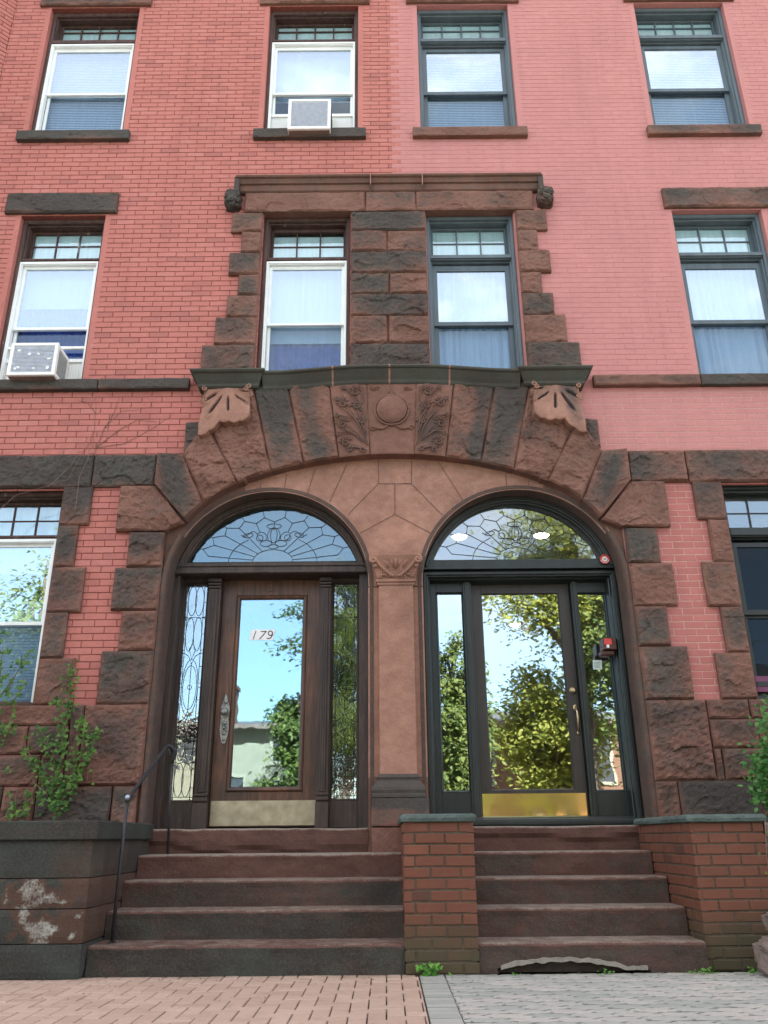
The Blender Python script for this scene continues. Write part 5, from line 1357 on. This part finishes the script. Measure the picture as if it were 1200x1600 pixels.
weed(947,1522,16,.018,'small dark weed under the right end of the broken riser')
weed(1082,1517,12,.016,'small weed left of the end of the bottom step'); weed(1106,1520,16,.024,'yellow-green weed at the corner of the bottom step and brick wall')
weed(1175,1515,14,.02,'weed among the stones at the right edge'); weed(805,1524,10,.012,'tiny weed at the left end of the broken riser')

# ================================================================== ground
mb=MB(); mb.box(-60,60,-4.9,12,-.5,-.03); tag(mb.build('sidewalk_base','paver_joint'),kind='structure')
def sheet(name,x0,x1,y0,y1,z,mat):
    mb=MB(); mb.add([(x0,y0,z),(x1,y0,z),(x1,y1,z),(x0,y1,z)],[(0,1,2,3)]); return tag(mb.build(name,mat),kind='structure')
sheet('ground',-150,150,-150,60,-.52,'soil')
sheet('road',-60,60,-13.2,-5.05,-.16,'asphalt')
mb=MB(); mb.box(-60,60,-5.05,-4.9,-.5,-.012,ch=.02); tag(mb.build('kerb','concrete'),kind='structure')
mb=MB(); mb.box(-60,60,-13.35,-13.2,-.5,-.012,ch=.02); tag(mb.build('far_kerb','concrete'),kind='structure')
sheet('far_pavement',-60,60,-17.5,-13.35,-.03,'concrete')
sheet('far_lawn',-60,60,-60,-17.5,-.03,'soil')
# red herringbone pavement (left)
mb=MB(); a=.1; L=.2; g=.0035; rg=random.Random(3)
XB=lambda y: W(640,1522,-1.4)[0]+.03
xbd=.118
def pbox(x0,x1,y0,y1,m=0):
    x0=max(x0,-5.2); x1=min(x1,xbd)
    if x1-x0<.014: return
    y0=max(y0,-4.88); y1=min(y1,-1.385)
    if y1-y0<.014: return
    h=rg.uniform(-.002,.002); t=.004
    vs=[(x0+g,y0+g,h-t),(x1-g,y0+g,h-t),(x1-g,y1-g,h-t),(x0+g,y1-g,h-t),(x0+g+t,y0+g+t,h),(x1-g-t,y0+g+t,h),(x1-g-t,y1-g-t,h),(x0+g+t,y1-g-t,h),(x0+g,y0+g,-.03),(x1-g,y0+g,-.03),(x1-g,y1-g,-.03),(x0+g,y1-g,-.03)]
    mb.add(vs,[(4,5,6,7)]+[(i,(i+1)%4,(i+1)%4+4,i+4) for i in range(4)]+[(i+8,(i+1)%4+8,(i+1)%4,i) for i in range(4)],m,rg.random())
# 90-degree herringbone: for every integer cell
for j in range(-50,-10):
    for i in range(-56,6):
        k=(i-j)%4
        x=i*a; y=j*a
        if k==0: pbox(x,x+L,y,y+a)
        elif k==2: pbox(x,x+a,y-a,y+a) if True else None
tag(mb.build('red_brick_pavement','paver_red',attr='rnd'),kind='structure')
# grey interlocking pavers (right): zig-zag outlines
mb=MB(); x=xbd+.002; y=-4.88
while y<-1.4:
    pass
    h=rg.uniform(-.002,.002); vs=[(x+g,y+g,h),(x+.17-g,y+g,h),(x+.17-g,y+.1-g,h),(x+g,y+.1-g,h)]; vs+= [(v[0],v[1],-.03) for v in vs]
    mb.add(vs,[(0,1,2,3)]+[(i,(i+1)%4,(i+1)%4+4,i+4) for i in range(4)],0,rg.random()*.6); y+=.1
PL,PW,dz_=.225,.1125,.026
def zig(n0): return n0
for j in range(0,33):
    yb=-4.88+j*PW
    for i in range(-1,32):
        xb=xbd+.10+i*PL+(j%2)*PL/2
        # long edges wave: +-dz at quarter points
        def edge(yc,rev=False):
            pts=[]
            for q,(fx,fd) in enumerate(((0,0),(.18,0),(.30,1),(.5,1),(.70,1),(.82,0),(1,0))):
                pts.append((xb+fx*PL,yc+(fd*dz_*.0)))
            return pts[::-1] if rev else pts
        zz_=.05
        ol=[(xb,yb),(xb+.05,yb+0),(xb+.075,yb-.012),(xb+.15,yb-.012),(xb+.175,yb),(xb+PL,yb),
            (xb+PL+.0,yb+.02),(xb+PL-zz_,yb+.045),(xb+PL-zz_+.006,yb+.065),(xb+PL,yb+.092),(xb+PL,yb+PW),
            (xb+.175,yb+PW),(xb+.15,yb+PW-.012),(xb+.075,yb+PW-.012),(xb+.05,yb+PW),(xb,yb+PW),
            (xb,yb+.092),(xb-zz_+.006,yb+.065),(xb-zz_,yb+.045),(xb,yb+.02)]
        if xb-zz_<xbd+.18: 
            ol=[(max(p,xbd+.173),q) for p,q in ol]
            if max(p for p,q in ol)<xbd+.21: continue
        if yb+PW>-1.38: continue
        cx_=sum(p for p,q in ol)/len(ol); cy_=sum(q for p,q in ol)/len(ol); h=rg.uniform(-.002,.002)
        k=len(ol); shr=lambda p,q,s_:(p+(cx_-p)/abs(cx_-p+1e-9)*0+(cx_-p)*s_/PL*2,q+(cy_-q)*s_/PW*2)
        o1=[shr(p,q,.012) for p,q in ol]; o2=[shr(p,q,.017) for p,q in ol]
        vs=[(p,q,h-.004) for p,q in o1]+[(p,q,h) for p,q in o2]+[(p,q,-.03) for p,q in o1]
        fs=[tuple(range(k,2*k))]+[(t,(t+1)%k,(t+1)%k+k,t+k) for t in range(k)]+[(t+2*k,(t+1)%k+2*k,(t+1)%k,t) for t in range(k)]
        mb.add(vs,fs,0,rg.random())
tag(mb.build('grey_paver_pavement','paver_grey',attr='rnd'),kind='structure')
# debris
lf=MB()
for k in range(260):
    q=Vector((rng.uniform(-3.2,2.6),-1.41-abs(rng.gauss(0,.18)) if k%3 else rng.uniform(-2.6,-1.42),.005)); leaf(lf,q,Vector((rng.gauss(0,.3),rng.gauss(0,.3),1)),Vector((rng.gauss(0,1),rng.gauss(0,1),0)),rng.uniform(.008,.018),rng.random(),'oval')
tag(lf.build('leaf_litter','rubble_stone',attr='rnd'),'scattered dry crumbs and leaf bits along the foot of the steps','litter',kind='stuff')

# ================================================================== across the street (seen in the glass)
def mirror(px_,py_,Y,yg=.47):
    "world point at depth Y (behind the camera) whose reflection in the door plane shows at this pixel"
    yv=2*yg-Y; x,z=W(px_,py_,yv); return x,z
def far_house(x0,x1,z1,Y,wall,label,roofh,chim=None,wins=()):
    T=thing('far_house',label,'house',((x0+x1)/2,Y-4,0),'houses across the street')
    mb=MB(); mb.box(x0,x1,Y-8,Y,-.03,z1); mb.build('wall',wall,T)
    mb=MB(); e=.35; xm=(x0+x1)/2
    vs=[(x0-e,Y+e,z1),(x1+e,Y+e,z1),(x1+e,Y-8-e,z1),(x0-e,Y-8-e,z1),(x0-e,Y-4,z1+roofh),(x1+e,Y-4,z1+roofh)]
    mb.add(vs,[(0,1,5,4),(2,3,4,5),(0,4,3),(1,2,5),(0,1,2,3)]); rf=mb.build('roof','roof_slate',T)
    mb=MB(); mb.box(x0-e-.05,x1+e+.05,Y+e-.02,Y+e+.08,z1-.07,z1+.04); mb.build('eaves','rubble_stone',T)
    if chim:
        mb=MB(); c=chim; mb.box(c-.4,c+.4,Y-1.6,Y-.9,z1+.02,z1+roofh+.75); mb.box(c-.46,c+.46,Y-1.66,Y-.84,z1+roofh+.75,z1+roofh+.87); mb.build('chimney','brick_sun',rf)
    for (wx,wz,ww,wh) in wins:
        mb=MB(); mb.rect(wx-ww/2,wx+ww/2,wz,wz+wh,[(0,Y+.05),(-.10,Y+.05),(-.10,Y-.02)]); mb.box(wx-ww/2,wx+ww/2,Y+.01,Y+.04,wz+wh/2-.03,wz+wh/2+.03); w=mb.build('window','house_cream',T)
        mb=MB(); mb.box(wx-ww/2,wx+ww/2,Y-.02,Y+.012,wz,wz+wh); mb.build('pane','dark_inside',w)
far_house(-13.5,-2.2,4.35,-19.5,'house_pale','pale stone house across the street seen reflected in the oak door glass',.7,-5.75,[(-11,1,1.1,1.8),(-8,1,1.1,1.8),(-5.2,1,1,1.8),(-3.4,3.2,.8,1.4),(-6.5,3.2,.9,1.4),(-9.5,3.2,.9,1.4)])
far_house(-.9,8.3,4.6,-21,'brick_sun','sunlit orange brick house across the street seen reflected in the black door glass',.9,1.2,[(5.4,2.6,1,1.6),(3,2.6,1,1.6),(7.2,2.6,.9,1.6),(1,2.6,.9,1.6),(5.4,.5,1.0,1.5)])
far_house(10,20,5.0,-20,'house_cream','cream clapboard house across the street at the right seen only in reflections',2.0,12,[(12,1,1,1.6),(15,1,1,1.6),(18,1,1,1.6)])
def tree(x,y,h,cz,cr,ch,n,leafm,label,clumps=26,seed=0,weep=False,lsz=.13,branches=None):
    rg=random.Random(seed); T=thing('tree',label,'tree',(x,y,-.03),'trees across the street')
    mb=MB(); tr=.10+h*.016
    mb.tube([(x,y,-.05),(x+.1*rg.uniform(-1,1),y,h*.3),(x+.2*rg.uniform(-1,1),y+.1,h*.6),(x,y,h*.92)],[tr,tr*.75,tr*.45,.03],9)
    C=[]
    for k in range(clumps):
        while True:
            d=Vector((rg.uniform(-1,1),rg.uniform(-1,1),rg.uniform(-1,1)))
            if .25<d.length<1: break
        c=Vector((x+d.x*cr,y+d.y*cr,cz+d.z*ch)); C.append(c)
        s0=Vector((x,y,max(h*.22,c.z-cr*.8-.3)))
        mb.tube([s0,s0.lerp(c,.5)+Vector((0,0,.15)),c],[tr*.35,tr*.2,.015],5)
    for b in (branches or []):
        c=Vector(b); mb.tube([(x,y,c.z-1.2),((x+c.x)/2,(y+c.y)/2,c.z-.3),c],[.05,.03,.01],5)
    mb.build('trunk','bark',T)
    lf=MB()
    for b in (branches or []):
        for i in range(170):
            q=Vector(b)+Vector((rg.gauss(.25,.32),rg.gauss(0,.25),rg.gauss(0,.16))); leaf(lf,q,Vector((rg.gauss(0,.6),rg.gauss(0,.6),1)),Vector((rg.gauss(-1,.5),0,rg.gauss(-.3,.5))),lsz*rg.uniform(.6,1.1),rg.random(),'d')
    for i in range(n):
        c=rg.choice(C); s_=cr*.24
        q=c+Vector((rg.gauss(0,s_),rg.gauss(0,s_),rg.gauss(0,s_*.75)-(abs(rg.gauss(0,.5)) if weep else 0)))
        leaf(lf,q,Vector((rg.gauss(0,.6),rg.gauss(.7,.6),1)),Vector((rg.gauss(0,1),rg.gauss(0,1),rg.gauss(-.4 if not weep else -1.5,.5))),lsz*rg.uniform(.6,1.3),rg.random(),'d')
    lf.build('crown',leafm,T,attr='rnd')
tree(5.7,-15.6,10.8,8.2,2.2,2.5,17000,'leaf_tree_yellow','broad tree reflected in the upper right of the black door glass',34,1,lsz=.15)
tree(4.95,-17.2,6.2,3.7,1.5,2.1,14000,'leaf_tree_yellow','bushy yellow-green young tree reflected low in the black door glass',30,2,lsz=.15)
tree(1.85,-14.8,6.8,4.2,.75,2.5,11000,'leaf_tree','drooping tree reflected in the left sidelight of the black door',26,3,True,.13)
tree(-1.15,-15.6,8.8,5.4,.95,3.2,12000,'leaf_tree','tall slim tree reflected in the right sidelight of the oak door',30,4,lsz=.14,branches=[(-2.4,-15.2,7.3),(-2.9,-15.1,7.1),(-2.5,-15.4,6.3),(-3.0,-15.2,6.1),(-2.3,-15.3,5.7)])
tree(-2.7,-16.4,5.4,3.2,.95,2.0,12000,'leaf_tree','small round tree reflected low in the oak door glass',20,5,lsz=.13)
tree(-10.6,-16.5,9.8,6.3,2.8,2.9,17000,'leaf_tree','spreading tree reflected in the wide ground-floor window at the left',32,6,lsz=.17)
tree(7.1,-14.6,9.5,5.6,1.6,3.4,14000,'leaf_tree','dark tree reflected in the right sidelight of the black door',30,7,lsz=.14)
# ================================================================== light, world, camera
w=bpy.data.worlds.new('World'); sc.world=w; w.use_nodes=True; t=w.node_tree
bg=t.nodes['Background']; sky=t.nodes.new('ShaderNodeTexSky'); sky.sky_type='NISHITA'; sky.sun_disc=False
EL=R(46); AZ=R(18)   # sun behind the houses, a little to the right
sd=Vector((math.sin(AZ)*math.cos(EL),math.cos(AZ)*math.cos(EL),math.sin(EL)))
sky.sun_elevation=EL; sky.sun_rotation=AZ; sky.air_density=1.0; sky.dust_density=1.2; sky.ozone_density=1.0
tc=t.nodes.new('ShaderNodeTexCoord'); mp=t.nodes.new('ShaderNodeMapping'); mp.inputs['Scale'].default_value=(1,1,2.6); t.links.new(tc.outputs['Generated'],mp.inputs[0])
nz=t.nodes.new('ShaderNodeTexNoise'); nz.inputs['Scale'].default_value=2.3; nz.inputs['Detail'].default_value=7; nz.inputs['Roughness'].default_value=.6; t.links.new(mp.outputs[0],nz.inputs['Vector'])
cr=t.nodes.new('ShaderNodeValToRGB'); cr.color_ramp.elements[0].position=.50; cr.color_ramp.elements[1].position=.74; cr.color_ramp.elements[0].color=(.30,.30,.30,1); t.links.new(nz.outputs[0],cr.inputs[0])
mx=t.nodes.new('ShaderNodeMix'); mx.data_type='RGBA'; sx=t.nodes.new('ShaderNodeSeparateXYZ'); t.links.new(tc.outputs['Generated'],sx.inputs[0]); mr=t.nodes.new('ShaderNodeMapRange'); mr.inputs[1].default_value=.12; mr.inputs[2].default_value=.42; t.links.new(sx.outputs[2],mr.inputs[0])
ml=t.nodes.new('ShaderNodeMath'); ml.operation='MULTIPLY'; t.links.new(cr.outputs[0],ml.inputs[0]); t.links.new(mr.outputs[0],ml.inputs[1]); t.links.new(ml.outputs[0],mx.inputs[0]); t.links.new(sky.outputs[0],mx.inputs[6]); mx.inputs[7].default_value=(7.2,6.2,5.0,1)
t.links.new(mx.outputs[2],bg.inputs[0]); bg.inputs[1].default_value=.09
sl=bpy.data.lights.new('sun','SUN'); sl.energy=5.0; sl.angle=R(.5); sl.color=(1,.95,.87); so_=bpy.data.objects.new('sun',sl); COL.objects.link(so_)
so_.rotation_euler=(-sd).to_track_quat('-Z','Y').to_euler(); so_.location=(0,20,30)
cd=bpy.data.cameras.new('camera'); co=bpy.data.objects.new('camera',cd); COL.objects.link(co); sc.camera=co
cd.sensor_fit='HORIZONTAL'; cd.sensor_width=36; cd.lens=36*F/1200; cd.clip_end=1000; cd.clip_start=.05
from mathutils import Matrix
co.matrix_world=Matrix(((rt.x,up.x,-fw.x,CAM.x),(rt.y,up.y,-fw.y,CAM.y),(rt.z,up.z,-fw.z,CAM.z),(0,0,0,1)))
sc.render.resolution_x=768; sc.render.resolution_y=1024; sc.render.resolution_percentage=100
vs_=sc.view_settings; vs_.view_transform='Standard'; vs_.look='None'; vs_.gamma=1; vs_.exposure=2.8
sc.render.engine='CYCLES'
sc.cycles.transparent_max_bounces=16
for o in ALL:
    if '_w' in o: del o['_w']
